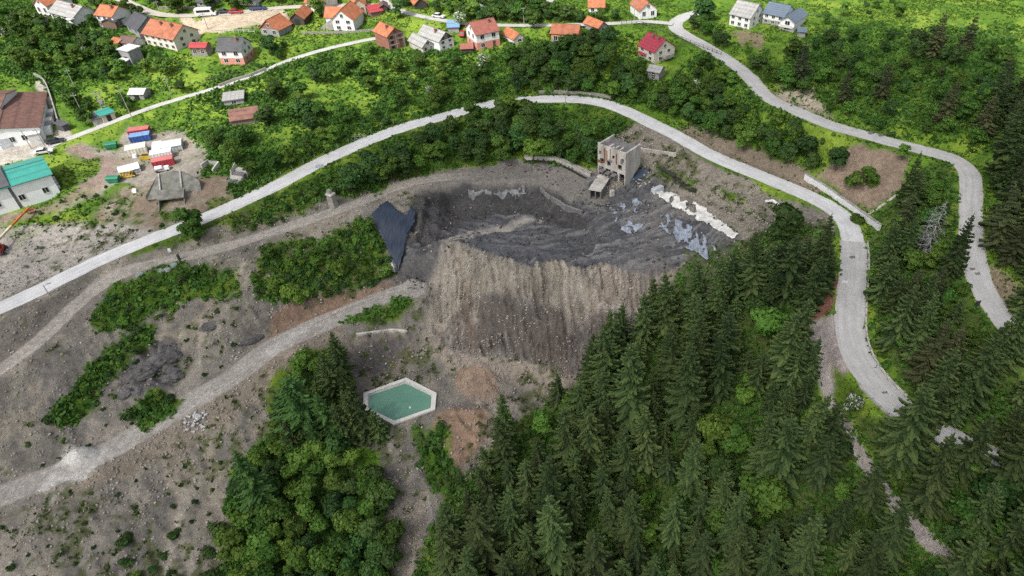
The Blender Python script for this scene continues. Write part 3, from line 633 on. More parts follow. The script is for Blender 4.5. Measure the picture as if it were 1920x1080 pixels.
def ribbon(name, mat, lift=0.10, t0=0.0, t1=1.0, off=0.0, w=None, base=None, zadd=0.0):
    L, ww = ROADS[base or name]; w = w or ww
    n = len(L); L = L[int(t0*(n-1)):int(t1*(n-1))+1]
    T = np.gradient(L[:,:2], axis=0); T /= np.linalg.norm(T, axis=1)[:,None]+1e-9
    N = np.c_[T[:,1], -T[:,0]]
    s = np.linspace(-w/2, w/2, 5); V = []
    for k, e in enumerate(s):
        jit = fbm(L[:,0]/2.2+k*9, L[:,1]/2.2, 13, 3)*0.45*(abs(k-2) == 2)
        p = L[:,:2] + N*(off+e+np.sign(e)*jit)[:,None] if hasattr(jit, 'shape') else L[:,:2]+N*(off+e)
        V.append(np.c_[p, L[:,2]+lift+zadd-0.02*abs(e)])
    V = np.stack(V, 1); m = len(L); V = V.reshape(-1, 3)
    sk = V.copy(); 
    I, J = np.meshgrid(np.arange(4), np.arange(m-1)); q = (J*5+I).ravel()
    Fc = np.c_[q, q+1, q+6, q+5]
    me = np_mesh(name, V, Fc, [mat], smooth=True)
    d = np.r_[0, np.cumsum(np.hypot(*np.diff(L[:,:2], axis=0).T))]
    fattr(me, 'along', np.repeat(d, 5)); fattr(me, 'across', np.tile(s/w, m))
    o = link(bpy.data.objects.new(name, me)); return o

def road_mat(name, col, dark, crack=0.22):
    m, n, l, b = new_mat(name)
    geo = n.new('ShaderNodeNewGeometry'); P = geo.outputs['Position']
    al = n.new('ShaderNodeAttribute'); al.attribute_name = 'along'; ac = n.new('ShaderNodeAttribute'); ac.attribute_name = 'across'
    cb = n.new('ShaderNodeCombineXYZ'); l.new(ac.outputs['Fac'], cb.inputs[0]); l.new(al.outputs['Fac'], cb.inputs[1])
    c = ramp(n, l, noise(n, l, 0.35, 6, P, .65), [(.3, tuple(x*.84 for x in col)), (.55, col), (.75, tuple(min(.85, x*1.1) for x in col))])
    # wheel lanes, worn along the road
    lane = ramp(n, l, noise(n, l, 1.0, 4, cb.outputs[0], .6, stretch=(7, .06, 1)), [(.35,(.86,.86,.86)),(.55,(1,1,1)),(.7,(1.06,1.06,1.06))])
    c = mul(n, l, c, lane)
    # dust and gravel creeping in from the edges
    ab = n.new('ShaderNodeMath'); ab.operation = 'ABSOLUTE'; l.new(ac.outputs['Fac'], ab.inputs[0])
    ad = n.new('ShaderNodeMath'); ad.operation = 'MULTIPLY_ADD'; l.new(noise(n, l, .9, 5, P, .7), ad.inputs[0]); ad.inputs[1].default_value = .35; l.new(ab.outputs[0], ad.inputs[2])
    e = ramp(n, l, ad.outputs[0], [(.60,(0,0,0)),(.72,(1,1,1))])
    mx = n.new('ShaderNodeMix'); mx.data_type = 'RGBA'; l.new(e, mx.inputs[0]); l.new(c, mx.inputs[6]); mx.inputs[7].default_value = (*dark, 1)
    # slab joints
    wv = n.new('ShaderNodeTexWave'); wv.bands_direction = 'Y'; wv.inputs['Scale'].default_value = .052; l.new(cb.outputs[0], wv.inputs['Vector'])
    jt = ramp(n, l, wv.outputs['Fac'], [(0,(.72,.72,.72)),(.004,(1,1,1))])
    l.new(mul(n, l, mul(n, l, mx.outputs[2], jt, crack), ramp(n, l, noise(n, l, 5, 4, P), [(.35,(.96,.96,.96)),(.6,(1.02,1.02,1.02))])), b.inputs['Base Color'])
    b.inputs['Roughness'].default_value = .85
    return m

def conform(name, poly, mat, lift=0.06, step=0.35, warp=0, px=True, thick=0.04, amp=0.0, seed=1, keep=None, blur=0):
    """a sheet that lies over the ground inside an outline"""
    if px:
        P = np.array(poly, float); x, y, z = cast(P[:,0], P[:,1]); W2 = np.c_[x, y]
    else: W2 = np.array(poly, float)
    ax = np.arange(W2[:,0].min()-1, W2[:,0].max()+1, step); ay = np.arange(W2[:,1].min()-1, W2[:,1].max()+1, step)
    X, Y = np.meshgrid(ax, ay)
    jx = fbm(X/1.6, Y/1.6, seed, 4)*warp; jy = fbm(X/1.6, Y/1.6, seed+9, 4)*warp
    sd = wpoly_sd(W2, X+jx, Y+jy)
    if keep is not None: sd = np.where(keep(X, Y), sd, -1)
    H = core_h(X, Y) + lift + amp*fbm(X/0.9, Y/3.0, seed+3, 3)
    for _ in range(blur):
        Hp = np.pad(H, 1, mode='edge'); H = np.maximum(H, (Hp[:-2,1:-1]+Hp[2:,1:-1]+Hp[1:-1,:-2]+Hp[1:-1,2:]+H)/5) if _ % 2 else (Hp[:-2,1:-1]+Hp[2:,1:-1]+Hp[1:-1,:-2]+Hp[1:-1,2:]+H)/5
    idx = np.full(X.shape, -1); cell = (sd[:-1,:-1] > 0)&(sd[1:,:-1] > 0)&(sd[:-1,1:] > 0)&(sd[1:,1:] > 0)
    used = np.zeros(X.shape, bool)
    for a in (0,1):
        for b_ in (0,1): used[a:a+cell.shape[0], b_:b_+cell.shape[1]] |= cell
    idx[used] = np.arange(used.sum()); V = np.c_[X[used], Y[used], H[used]]
    j, i = np.nonzero(cell); Fc = np.c_[idx[j,i], idx[j,i+1], idx[j+1,i+1], idx[j+1,i]]
    if not len(Fc): return None
    me = np_mesh(name, V, Fc, [mat], smooth=True)
    o = link(bpy.data.objects.new(name, me))
    if thick:
        so_ = o.modifiers.new('s', 'SOLIDIFY'); so_.thickness = thick; so_.offset = -1
    return o

finish_ground()
M_ROAD = road_mat('pale_concrete_road', (.57,.57,.565), (.40,.38,.33))
M_ROAD2 = road_mat('grey_concrete_road', (.45,.445,.43), (.33,.30,.265), .3)
M_LANE = road_mat('lane_surface', (.45,.44,.42), (.30,.27,.22), .3)
# the pale new surface ends where the old one starts, on the right-hand bend
Lr, _ = ROADS['lower_road']; uu, vv, _d = project(Lr[:,0], Lr[:,1], Lr[:,2])
ks = int(np.argmin(np.hypot(uu-1600, vv-452)))/(len(Lr)-1)
tag(ribbon('lower_road', M_ROAD, t1=ks), kind='structure')
tag(ribbon('lower_road', M_ROAD2, t0=ks, w=5.6), kind='structure')
tag(ribbon('upper_road', M_ROAD2), kind='structure')
tag(ribbon('village_road', M_LANE), kind='structure')
tag(ribbon('village_lane', M_LANE), kind='structure')
tag(ribbon('village_drive', road_mat('drive_surface', (.46,.42,.36), (.36,.31,.23), .0)), kind='structure')

# ------------------------------------------------------------------ unseen cloud, added and outlined to shade the pit and the forest
def cloud():
    ZC = 2400.0; k = ZC/sun_dir.z
    px = np.array([-60,250,520,700,840,980,1250,1500,1750,1980], float); py = np.array([480,385,262,205,130,62,25,30,70,95], float)
    x, y, z = cast(px, py); e = np.c_[x, y]
    ring = np.vstack([[(-420, e[0,1]-15)], e, [(420, e[-1,1]+20), (520,-250), (0,-420), (-480,-250)]])
    ring = ring + np.array([sun_dir.x, sun_dir.y])*k
    st = 9.0; X, Y = np.meshgrid(np.arange(ring[:,0].min()-30, ring[:,0].max()+30, st), np.arange(ring[:,1].min()-30, ring[:,1].max()+30, st))
    sd_ = wpoly_sd(ring, X+fbm(X/60,Y/60,3)*26, Y+fbm(X/60,Y/60,4)*26); ins = sd_ > 0
    t = np.sqrt(np.clip(sd_,0,160)/160)
    up = ZC + t*(70+90*np.abs(fbm(X/120,Y/120,7,4))); dn = ZC - t*(22+16*fbm(X/90,Y/90,8,3))
    idx = np.full(X.shape,-1); cell = ins[:-1,:-1]&ins[1:,:-1]&ins[:-1,1:]&ins[1:,1:]; used = np.zeros(X.shape,bool)
    for a in (0,1):
        for b in (0,1): used[a:a+cell.shape[0], b:b+cell.shape[1]] |= cell
    idx[used] = np.arange(used.sum()); n = int(used.sum()); V = np.vstack([np.c_[X[used],Y[used],up[used]], np.c_[X[used],Y[used],dn[used]]])
    j, i = np.nonzero(cell); q = np.c_[idx[j,i],idx[j,i+1],idx[j+1,i+1],idx[j+1,i]]; Fs = [q, q[:,::-1]+n]
    ed = {}
    for f in q:
        for a, b in zip(f, np.roll(f,-1)): ed[(a,b)] = 1
    Fs.append(np.array([(a,a+n,b+n,b) for a,b in ed if (b,a) not in ed]))
    m, nn, l, b = new_mat('cloud'); b.inputs['Base Color'].default_value = (.9,.9,.9,1); b.inputs['Roughness'].default_value = 1
    tr = nn.new('ShaderNodeBsdfTransparent'); mx = nn.new('ShaderNodeMixShader'); mx.inputs[0].default_value = CLOUD_DENS
    l.new(tr.outputs[0], mx.inputs[1]); l.new(b.outputs[0], mx.inputs[2]); l.new(mx.outputs[0], nn['Material Output'].inputs['Surface'])
    tag(link(bpy.data.objects.new('cloud', np_mesh('cloud', V, np.vstack(Fs), [m], smooth=True))), kind='structure')
CLOUD_DENS = 0.60
cloud()
# ------------------------------------------------------------------ plants
def leaf_mat(name, ca, cb, cc, trans=.25, hue=.03):
    m, n, l, b = new_mat(name)
    at_ = n.new('ShaderNodeAttribute'); at_.attribute_name = 'tint'; oi = n.new('ShaderNodeObjectInfo')
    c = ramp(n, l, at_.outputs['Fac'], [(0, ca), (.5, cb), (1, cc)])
    h = n.new('ShaderNodeHueSaturation'); l.new(c, h.inputs['Color'])
    mr = n.new('ShaderNodeMapRange'); l.new(oi.outputs['Random'], mr.inputs[0]); mr.inputs[3].default_value = .5-hue*.45; mr.inputs[4].default_value = .5+hue*.9; l.new(mr.outputs[0], h.inputs['Hue'])
    m2 = n.new('ShaderNodeMath'); m2.operation = 'MULTIPLY_ADD'; l.new(oi.outputs['Random'], m2.inputs[0]); m2.inputs[1].default_value = 7.31; m2.inputs[2].default_value = .2
    fr = n.new('ShaderNodeMath'); fr.operation = 'FRACT'; l.new(m2.outputs[0], fr.inputs[0])
    mv = n.new('ShaderNodeMapRange'); l.new(fr.outputs[0], mv.inputs[0]); mv.inputs[3].default_value = .65; mv.inputs[4].default_value = 1.4; l.new(mv.outputs[0], h.inputs['Value'])
    l.new(h.outputs[0], b.inputs['Base Color']); b.inputs['Roughness'].default_value = .65; b.inputs['Specular IOR Level'].default_value = .25
    tr = n.new('ShaderNodeBsdfTranslucent'); l.new(h.outputs[0], tr.inputs[0])
    ms = n.new('ShaderNodeMixShader'); ms.inputs[0].default_value = trans
    l.new(b.outputs[0], ms.inputs[1]); l.new(tr.outputs[0], ms.inputs[2])
    l.new(ms.outputs[0], n['Material Output'].inputs['Surface']); return m
M_BARK = surf('bark', (.12,.095,.075), .9, 3, .4)
M_DEADWOOD = surf('dead_wood', (.30,.29,.29), .9, 3, .3)
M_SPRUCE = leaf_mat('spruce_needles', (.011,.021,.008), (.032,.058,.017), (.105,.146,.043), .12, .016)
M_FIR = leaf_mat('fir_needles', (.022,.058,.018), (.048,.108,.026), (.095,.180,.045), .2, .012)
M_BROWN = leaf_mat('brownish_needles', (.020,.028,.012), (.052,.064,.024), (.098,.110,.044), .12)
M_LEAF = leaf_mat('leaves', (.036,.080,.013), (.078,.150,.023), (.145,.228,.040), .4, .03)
M_LEAF2 = leaf_mat('bright_leaves', (.058,.120,.015), (.110,.200,.028), (.180,.270,.055), .42, .03)
M_LEAF3 = leaf_mat('dark_leaves', (.030,.068,.017), (.058,.114,.026), (.102,.168,.040), .35, .03)
M_BLOSSOM = leaf_mat('blossom', (.045,.095,.025), (.10,.16,.06), (.60,.60,.50), .25, .01)

def quads(Cn, U, Vv):
    """cards: centres, half-axes"""
    P = np.stack([Cn-U-Vv, Cn+U-Vv*.6, Cn+U*.9+Vv, Cn-U*.8+Vv*.9], 1).reshape(-1, 3)
    return P, np.arange(len(P)).reshape(-1, 4)
def unit(a): return a/(np.linalg.norm(a, axis=-1, keepdims=True)+1e-9)
def spruce_mesh(rg, h, rad, mat, name='crown', bare=.10, droop=.35, dens=1.0, dead=False):
    Vs = []; Fs = []; Ts = []; nb = 0
    def put(P, t):
        nonlocal nb
        Vs.append(P); Fs.append(np.arange(nb, nb+len(P)).reshape(-1, 4)); Ts.append(t); nb += len(P)
    nl = int(h*1.75*dens); ph = rg.uniform(0, 6.28)
    for i in range(nl):
        t = (i+rg.uniform(-.25,.25))/nl; z = h*(bare+(1-bare)*t)
        L0 = rad*((1-t)**.80)*(1-.25*max(0,.18-t)/.18)+.16
        k = int(4+3*(1-t)+rg.random()); ph += 2.4
        for q in range(k):
            a = ph + 6.283*q/k + rg.uniform(-.3,.3); L = L0*rg.uniform(.62,1.18)
            if rg.random() < .06: continue
            d = np.array([math.cos(a), math.sin(a), 0]); sd = np.array([-d[1], d[0], 0])
            ns = max(3, int(L*2.2)); s = np.linspace(.08, 1, ns)
            up = .28*(t-.3)
            zc = z + L*(up*s - droop*(1.25-t*.9)*s**1.2 + .22*s**3.2)
            ctr = d[None]*L*s[:,None]; ctr[:,2] = zc
            tint0 = rg.uniform(-.16,.16)
            wd = L*.34*(1.12-s)+.13
            # top spray of the branch and two hanging sides
            for sgn in (-1, 1):
                fw = unit(d + sd*sgn*.9 + np.array([0,0,-.30])); 
                U = fw[None]*(wd*.62)[:,None]; Vv = unit(d-sd*sgn*.5+np.array([0,0,-.25]))[None]*(.11+.05*L)*np.ones((ns,1))
                Cn = ctr + U*.85 + rg.normal(0,.03,(ns,3))
                P, _ = quads(Cn, U, Vv*rg.uniform(.7,1.2,(ns,1)))
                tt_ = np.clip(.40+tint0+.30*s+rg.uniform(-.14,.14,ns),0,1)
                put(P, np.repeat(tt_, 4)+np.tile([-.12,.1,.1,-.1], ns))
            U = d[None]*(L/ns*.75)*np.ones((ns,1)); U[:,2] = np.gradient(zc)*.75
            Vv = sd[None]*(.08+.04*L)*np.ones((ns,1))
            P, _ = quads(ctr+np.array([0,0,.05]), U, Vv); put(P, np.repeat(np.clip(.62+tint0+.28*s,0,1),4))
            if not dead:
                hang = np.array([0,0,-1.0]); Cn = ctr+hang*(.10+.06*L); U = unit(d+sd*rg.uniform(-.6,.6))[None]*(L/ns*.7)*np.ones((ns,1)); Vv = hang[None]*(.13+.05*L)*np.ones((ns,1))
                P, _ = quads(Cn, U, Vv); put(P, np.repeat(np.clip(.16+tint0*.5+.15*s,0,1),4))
    # leader
    for a in (0, 1.57):
        d = np.array([[math.cos(a), math.sin(a), 0]]); P, _ = quads(np.array([[0,0,h-.05]]), d*.10, np.array([[0,0,.5]])); put(P, np.full(4,.7))
    V = np.vstack(Vs); me = np_mesh(name, V, np.vstack(Fs), [mat]); fattr(me, 'tint', np.clip(np.concatenate(Ts),0,1)); return me
def dead_mesh(rg, h, rad):
    mb = MB()
    for i in range(int(h*4.2)):
        t = (i+.5)/(h*4.2); z = h*(.12+.86*t); a = i*2.4+rg.uniform(-.4,.4); L = rad*(1-t)**.7*rg.uniform(.5,1.1)+.1
        d = Vector((math.cos(a), math.sin(a), 0)); p = Vector((0,0,z)); m = p+d*L*.55+Vector((0,0,-L*.10)); e = p+d*L+Vector((0,0,-L*.12))
        mb.bar(p, m, .045, .03, 3); mb.bar(m, e, .03, .01, 3)
        for k in range(int(2+L*2.2)):
            s = rg.uniform(.25,1); q = p+d*L*s+Vector((0,0,-L*.13*s)); w = Vector((-d.y,d.x,0))*rg.choice([-1,1])*rg.uniform(.2,.55)*(.4+L*.25)+d*rg.uniform(.1,.4)+Vector((0,0,-.15))
            mb.bar(q, q+w, .022, .008, 3)
    return mb
def trunk_mesh(h, r, mat, rg, limbs=0, spread=2.0, name='trunk'):
    mb = MB(); p = Vector((0,0,-.4)); n = 5
    pts = [Vector((rg.normal(0,.02)*h*.2*k/n, rg.normal(0,.02)*h*.2*k/n, -.4+(h+.4)*k/n)) for k in range(n+1)]
    for k in range(n): mb.bar(pts[k], pts[k+1], r*(1-.85*k/n), r*(1-.85*(k+1)/n), 6)
    for k in range(limbs):
        a = k*2.4+rg.uniform(-.3,.3); b = pts[1+(k % 3)]; e = b+Vector((math.cos(a)*spread, math.sin(a)*spread, h*.32)); mb.bar(b, e, r*.42, r*.12, 5)
    return mb.mesh(name, mat, smooth=True)
def crown_mesh(rg, rx, rz, z0, nlobe, nleaf, size, mat, name='crown', flat=0.0, bloom=0.0):
    """leaf cards spread over and through a bunch of uneven lobes"""
    Cn = []; No = []; Ti = []
    for k in range(nlobe):
        a = rg.uniform(0,6.283); u = rg.uniform(-.85,1); rr = math.sqrt(max(0,1-u*u*.8))*rg.uniform(.35,.92)
        c = np.array([math.cos(a)*rr*rx*.72, math.sin(a)*rr*rx*.72, z0+rz*(1+u*.72*rg.uniform(.7,1.1))])
        lr = rx*rg.uniform(.20,.55); c[2] += rg.normal(0,.10)*rz; c[:2] *= rg.uniform(.7,1.25)
        m = int(nleaf/nlobe*rg.uniform(.6,1.4)); d = unit(rg.normal(0,1,(m,3))); d[:,2] = np.abs(d[:,2])*.9-.25*rg.random(m)*(d[:,2]<0)
        rad = lr*(.35+.8*rg.random(m)**.75)
        p = c + d*rad[:,None]*np.array([1,1,.85]); Cn.append(p); No.append(unit(d+rg.normal(0,.45,(m,3))+np.array([0,0,.35])))
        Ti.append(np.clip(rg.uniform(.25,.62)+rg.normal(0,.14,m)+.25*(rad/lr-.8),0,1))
    Cn = np.vstack(Cn); No = np.vstack(No); Ti = np.concatenate(Ti)
    U = unit(np.cross(No, rg.normal(0,1,No.shape))); Vv = np.cross(No, U); s = size*rg.uniform(.55,1.35,(len(Cn),1))
    if bloom: Ti = np.where(rg.random(len(Ti)) < bloom, 1.0, Ti*.7)
    P, Fq = quads(Cn, U*s, Vv*s*.72)
    me = np_mesh(name, P, Fq, [mat]); fattr(me, 'tint', np.repeat(Ti,4)); return me

PROTO = {}
def kit(key, crown, trunk): PROTO.setdefault(key, []).append((crown, trunk))
for k in range(10):
    h = [16,14.5,17.5,13,15.5,18.5,11,12.5,16.5,9.5][k]; rg = np.random.default_rng(100+k)
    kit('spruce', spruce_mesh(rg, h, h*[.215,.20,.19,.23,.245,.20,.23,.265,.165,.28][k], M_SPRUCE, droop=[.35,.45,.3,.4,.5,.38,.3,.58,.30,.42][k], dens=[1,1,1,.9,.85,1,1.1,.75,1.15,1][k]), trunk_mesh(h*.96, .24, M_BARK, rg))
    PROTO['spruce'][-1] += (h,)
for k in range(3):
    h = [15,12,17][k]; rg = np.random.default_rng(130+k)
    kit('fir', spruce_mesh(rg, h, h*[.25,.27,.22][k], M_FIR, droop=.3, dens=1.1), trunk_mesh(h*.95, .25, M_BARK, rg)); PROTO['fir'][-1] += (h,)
for k in range(2):
    h = [14,11][k]; rg = np.random.default_rng(140+k)
    kit('brown', spruce_mesh(rg, h, h*.25, M_BROWN, droop=.4, dens=.8), trunk_mesh(h*.96, .2, M_BARK, rg)); PROTO['brown'][-1] += (h,)
def leafkit(key, n, seed, rx, rz, nlobe, nleaf, size, mat, limbs=4, bloom=0, low=.25):
    for k in range(n):
        rg = np.random.default_rng(seed+k); f = rg.uniform(.85,1.2); z0 = rz*low
        kit(key, crown_mesh(rg, rx*f, rz, z0, nlobe+k%3*2, nleaf, size, mat[k%len(mat)], bloom=bloom), trunk_mesh(z0+rz*1.2, .05*rx, M_BARK, rg, limbs, rx*.5)); PROTO[key][-1] += (z0+2*rz,)
leafkit('tree', 7, 200, 2.6, 2.7, 15, 2900, .23, [M_LEAF, M_LEAF3, M_LEAF])
leafkit('bright', 3, 220, 2.5, 2.6, 11, 2600, .24, [M_LEAF2])
leafkit('dark', 4, 230, 2.6, 2.6, 15, 2900, .24, [M_LEAF3])
leafkit('bloom', 2, 240, 2.0, 1.9, 10, 1900, .19, [M_BLOSSOM], bloom=.34)
def shrubkit(key, n, seed, mat, r=1.3):
    for k in range(n):
        rg = np.random.default_rng(seed+k); me = crown_mesh(rg, r*rg.uniform(.85,1.2), r*.72, -.25*r, 8, 1100, .17, mat[k%len(mat)], 'shrub'); kit(key, me, None); PROTO[key][-1] += (r*1.3,)
shrubkit('shrub', 5, 260, [M_LEAF, M_LEAF2, M_LEAF3]); shrubkit('brightshrub', 3, 270, [M_LEAF2]); shrubkit('darkshrub', 3, 280, [M_LEAF3])
KIND = {'spruce':('spruce_tree','spruce'),'fir':('fir_tree','fir'),'brown':('conifer_tree','conifer'),'tree':('broadleaf_tree','tree'),'bright':('broadleaf_tree','tree'),'dark':('broadleaf_tree','tree'),'bloom':('blossom_tree','tree'),
        'shrub':('shrub','shrub'),'brightshrub':('shrub','shrub'),'darkshrub':('shrub','shrub')}
NPL = {}
PRG = np.random.default_rng(5)
PLANTS = []
def plant(key, p, scale, label, group=None, var=None, tilt=(0,0), sq=1.0, own=False):
    ks = PROTO[key]; v = int(PRG.integers(len(ks)) if var is None else var % len(ks)); s = scale*PRG.uniform(.94,1.06); h = ks[v][2]*s
    name, cat = KIND[key]; _, _, dep = project(p.x, p.y, p.z)
    if name == 'broadleaf_tree' and scale < .84 and not own: name, cat = 'bush', 'bush'; label = label.replace('tree', 'bush'); group = group and group.replace('broadleaf trees', 'bushes')
    PLANTS.append(dict(key=key, v=v, p=Vector(p), s=s, sq=sq, tilt=tilt, rz=PRG.uniform(0,6.28), label=label, group=group, name=name, cat=cat, size=(1e6 if own else h*h/dep**2)))
def grow():
    """the largest 290 of each kind as single plants, what is left of a kind as one cover mesh"""
    kinds = {}
    for d in PLANTS: kinds.setdefault(d['name'], []).append(d)
    for name, L in kinds.items():
        L.sort(key=lambda d: -d['size'])
        for d in L[:300]:
            cr, tr, h = PROTO[d['key']][d['v']]; s = d['s']
            if tr is None:
                o = bpy.data.objects.new(name, cr); C.objects.link(o); tag(o, d['label'], d['cat'], d['group']); o.location = d['p']
            else:
                o = empty(name, d['p'], 0, d['label'], d['cat'], d['group']); link(bpy.data.objects.new('trunk', tr), o); link(bpy.data.objects.new('crown', cr), o)
            o.rotation_euler = (*d['tilt'], d['rz']); o.scale = (s*d['sq'], s*d['sq'], s)
        rest = {}
        for d in L[300:]: rest.setdefault(PROTO[d['key']][d['v']][0].materials[0].name, []).append(d)
        Vs, Fs, Ts, Mi, mats, nb = [], [], [], [], [], 0
        for mi, (mn, D) in enumerate(rest.items()):
            mats.append(bpy.data.materials[mn])
            for d in D:
                me = PROTO[d['key']][d['v']][0]; n = len(me.vertices); co = np.empty(n*3, np.float32); me.vertices.foreach_get('co', co); co = co.reshape(-1,3)*d['s']; c_, s_ = math.cos(d['rz']), math.sin(d['rz'])
                Vs.append(np.c_[co[:,0]*c_-co[:,1]*s_, co[:,0]*s_+co[:,1]*c_, co[:,2]]+np.array(d['p'])); t = np.empty(n, np.float32); me.attributes['tint'].data.foreach_get('value', t); Ts.append(np.clip(t+PRG.uniform(-.2,.2),0,1))
                Fs.append(np.arange(nb, nb+n).reshape(-1,4)); Mi += [mi]*(n//4); nb += n
        if Vs:
            me = np_mesh('low_'+name+'_growth', np.vstack(Vs), np.vstack(Fs), mats, midx=Mi); fattr(me, 'tint', np.concatenate(Ts)); tag(link(bpy.data.objects.new('low_'+name+'_growth', me)), kind='stuff')
def near(x, y):
    i = np.clip(np.searchsorted(GX, x), 0, len(GX)-1); j = np.clip(np.searchsorted(GY, y), 0, len(GY)-1); return NEAR[j, i]
def inpoly(px, py, P):
    ins = False; n = len(P)
    for i in range(n):
        (x0,y0),(x1,y1) = P[i], P[(i+1)%n]
        if (y0 > py) != (y1 > py) and px < (x1-x0)*(py-y0)/(y1-y0)+x0: ins = not ins
    return ins
BLOCK = []            # (x, y, r) footprints of buildings and the like
SPOTS = []
KEEP2 = [[(240,160),(275,160),(278,190),(240,190)],[(415,158),(470,158),(490,238),(430,240)],[(225,82),(262,82),(262,125),(225,125)],[(350,72),(395,72),(480,62),(480,122),(350,112)],[(705,35),(940,28),(945,100),(705,100)],[(1192,55),(1265,55),(1265,155),(1205,155)],[(265,30),(358,30),(358,98),(265,98)],[(1028,36),(1090,36),(1090,66),(1028,66)],[(400,398),(640,272),(760,226),(850,202),(860,216),(760,252),(650,302),(520,362),(410,418)],[(1000,178),(1130,180),(1240,230),(1330,280),(1540,370),(1600,420),(1600,480),(1560,400),(1330,305),(1230,245),(1130,202),(1000,194)],[(100,275),(250,212),(420,156),(540,108),(700,66),(700,80),(540,122),(420,168),(250,228),(110,290)],[(1270,50),(1350,95),(1450,180),(1600,240),(1800,290),(1845,330),(1840,480),(1810,480),(1805,330),(1690,285),(1580,255),(1430,190),(1330,100)],[(1575,400),(1635,450),(1635,600),(1710,770),(1680,785),(1590,640),(1590,450)]]
KEEP = [[(1720,375),(1835,375),(1830,500),(1720,490)],[(1395,572),(1480,572),(1485,640),(1400,640)],[(1310,765),(1420,740),(1425,850),(1320,885)],[(1400,900),(1480,900),(1490,965),(1400,965)],[(985,765),(1045,765),(1045,820),(985,820)],[(1195,900),(1235,900),(1235,980),(1195,980)],[(1560,395),(1625,440),(1632,590),(1650,660),(1705,755),(1692,785),(1650,765),(1575,700),(1560,755),(1540,740),(1515,610),(1575,510)],[(1705,272),(1830,300),(1850,330),(1848,480),(1895,580),(1872,600),(1812,510),(1802,410),(1803,330),(1780,300),(1700,290)],[(1888,860),(1925,870),(1925,905),(1890,890)],[(1748,1000),(1790,1060),(1740,1030)],[(1605,840),(1630,850),(1625,880),(1605,870)],[(680,712),(760,700),(828,735),(820,775),(740,805),(715,790),(700,760)],[(1510,330),(1560,340),(1660,400),(1700,300),(1640,270),(1590,280)]]
def free(p, r, gap=1.0):
    if near(p.x, p.y) < gap: return False
    for (x, y, q) in BLOCK:
        if (p.x-x)**2+(p.y-y)**2 < (q+r)**2: return False
    return True
def fill(poly, n, spacing, mix, label, group, scale=(.8,1.2), tips=False, road=1.0, holes=(), blockr=.5):
    """spread single plants over an area given on the plan; spacing in metres"""
    P = np.array(poly); done = 0; mine = []; keys = [k for k, _ in mix]; wts = np.array([w for _, w in mix], float); wts /= wts.sum()
    tries = n*14
    px = PRG.uniform(P[:,0].min(), P[:,0].max(), tries); py = PRG.uniform(P[:,1].min(), P[:,1].max(), tries)
    ok = [i for i in range(tries) if inpoly(px[i], py[i], poly) and not any(inpoly(px[i], py[i], h) for h in holes)]
    if not ok: return
    px, py = px[ok], py[ok]; ch = PRG.choice(len(keys), len(px), p=wts); sc = PRG.uniform(*scale, len(px)); va = PRG.integers(0, 99, len(px))
    hh = np.array([PROTO[keys[c]][v % len(PROTO[keys[c]])][2]*s for c, v, s in zip(ch, va, sc)])
    X, Y, Zz = cast(px, py, None, hh if tips else hh*.45)
    zg = core_h(X, Y)
    for i in range(len(px)):
        if done >= n: break
        p = Vector((X[i], Y[i], zg[i]-.1)); sp = spacing*(.75+.5*sc[i]/max(scale))
        if not free(p, blockr, road): continue
        if any((p.x-a)**2+(p.y-b)**2 < sp*sp for a, b in mine) : continue
        if any((p.x-a)**2+(p.y-b)**2 < 1.2 for a, b in SPOTS): continue
        mine.append((p.x, p.y)); SPOTS.append((p.x, p.y)); done += 1
        kn = keys[ch[i]]
        if hh[i] > 1.6 and not tips:
            a_, b_, _ = project(p.x, p.y, p.z+hh[i]*.85); a2, b2, _ = project(p.x, p.y, p.z+hh[i]*.4)
            if any(inpoly(a_, b_, q) or inpoly(a2, b2, q) for q in KEEP2): mine.pop(); SPOTS.pop(); done -= 1; continue
        if hh[i] > 6 and tips:
            rad = hh[i]*.19; bad = False
            for f_ in (0,.25,.5,.75,.95):
                for sg in (-1,1):
                    a_, b_, _ = project(p.x+sg*rad*(1-f_)*.8, p.y, p.z+hh[i]*f_)
                    if any(inpoly(a_, b_, q) for q in KEEP): bad = True
            if bad: mine.pop(); SPOTS.pop(); done -= 1; continue
        kn = keys[ch[i]]; lab = label[kn] if isinstance(label, dict) else label
        plant(kn, p, sc[i], lab, group[kn] if isinstance(group, dict) else group, va[i], (PRG.normal(0,.045), PRG.normal(0,.045)))
    return done
# ------------------------------------------------------------------ houses
WALLS = {'brightwhite':surf('white_cladding',(.82,.83,.84),.7,.6,.05), 'white':surf('white_render',(.74,.74,.72),.85,.8,.10), 'cream':surf('cream_render',(.66,.62,.53),.85,.8,.10), 'grey':surf('grey_block',(.30,.30,.30),.9,1,.2), 'brown':surf('brown_boards',(.20,.13,.09),.9,2,.3,(1,1,8)),
 'brick':None, 'concrete':surf('bare_concrete',(.36,.35,.33),.9,.9,.3,bump=.3), 'wood':surf('weathered_boards',(.23,.18,.14),.9,2,.3,(6,6,1)), 'darkwood':surf('dark_boards',(.075,.065,.058),.9,2,.35,(6,6,1)),
 'beige':surf('beige_render',(.55,.47,.36),.85,.8,.12), 'plaster':surf('old_plaster',(.55,.52,.47),.9,.7,.25), 'orangewall':surf('orange_render',(.62,.30,.09),.85,.8,.10), 'pink':surf('pink_render',(.62,.27,.21),.85,.8,.12), 'stone':surf('rubble_stone',(.33,.31,.27),.95,2.5,.4,bump=.5), 'darkwall':surf('dark_panels',(.10,.10,.11),.7,.8,.15)}
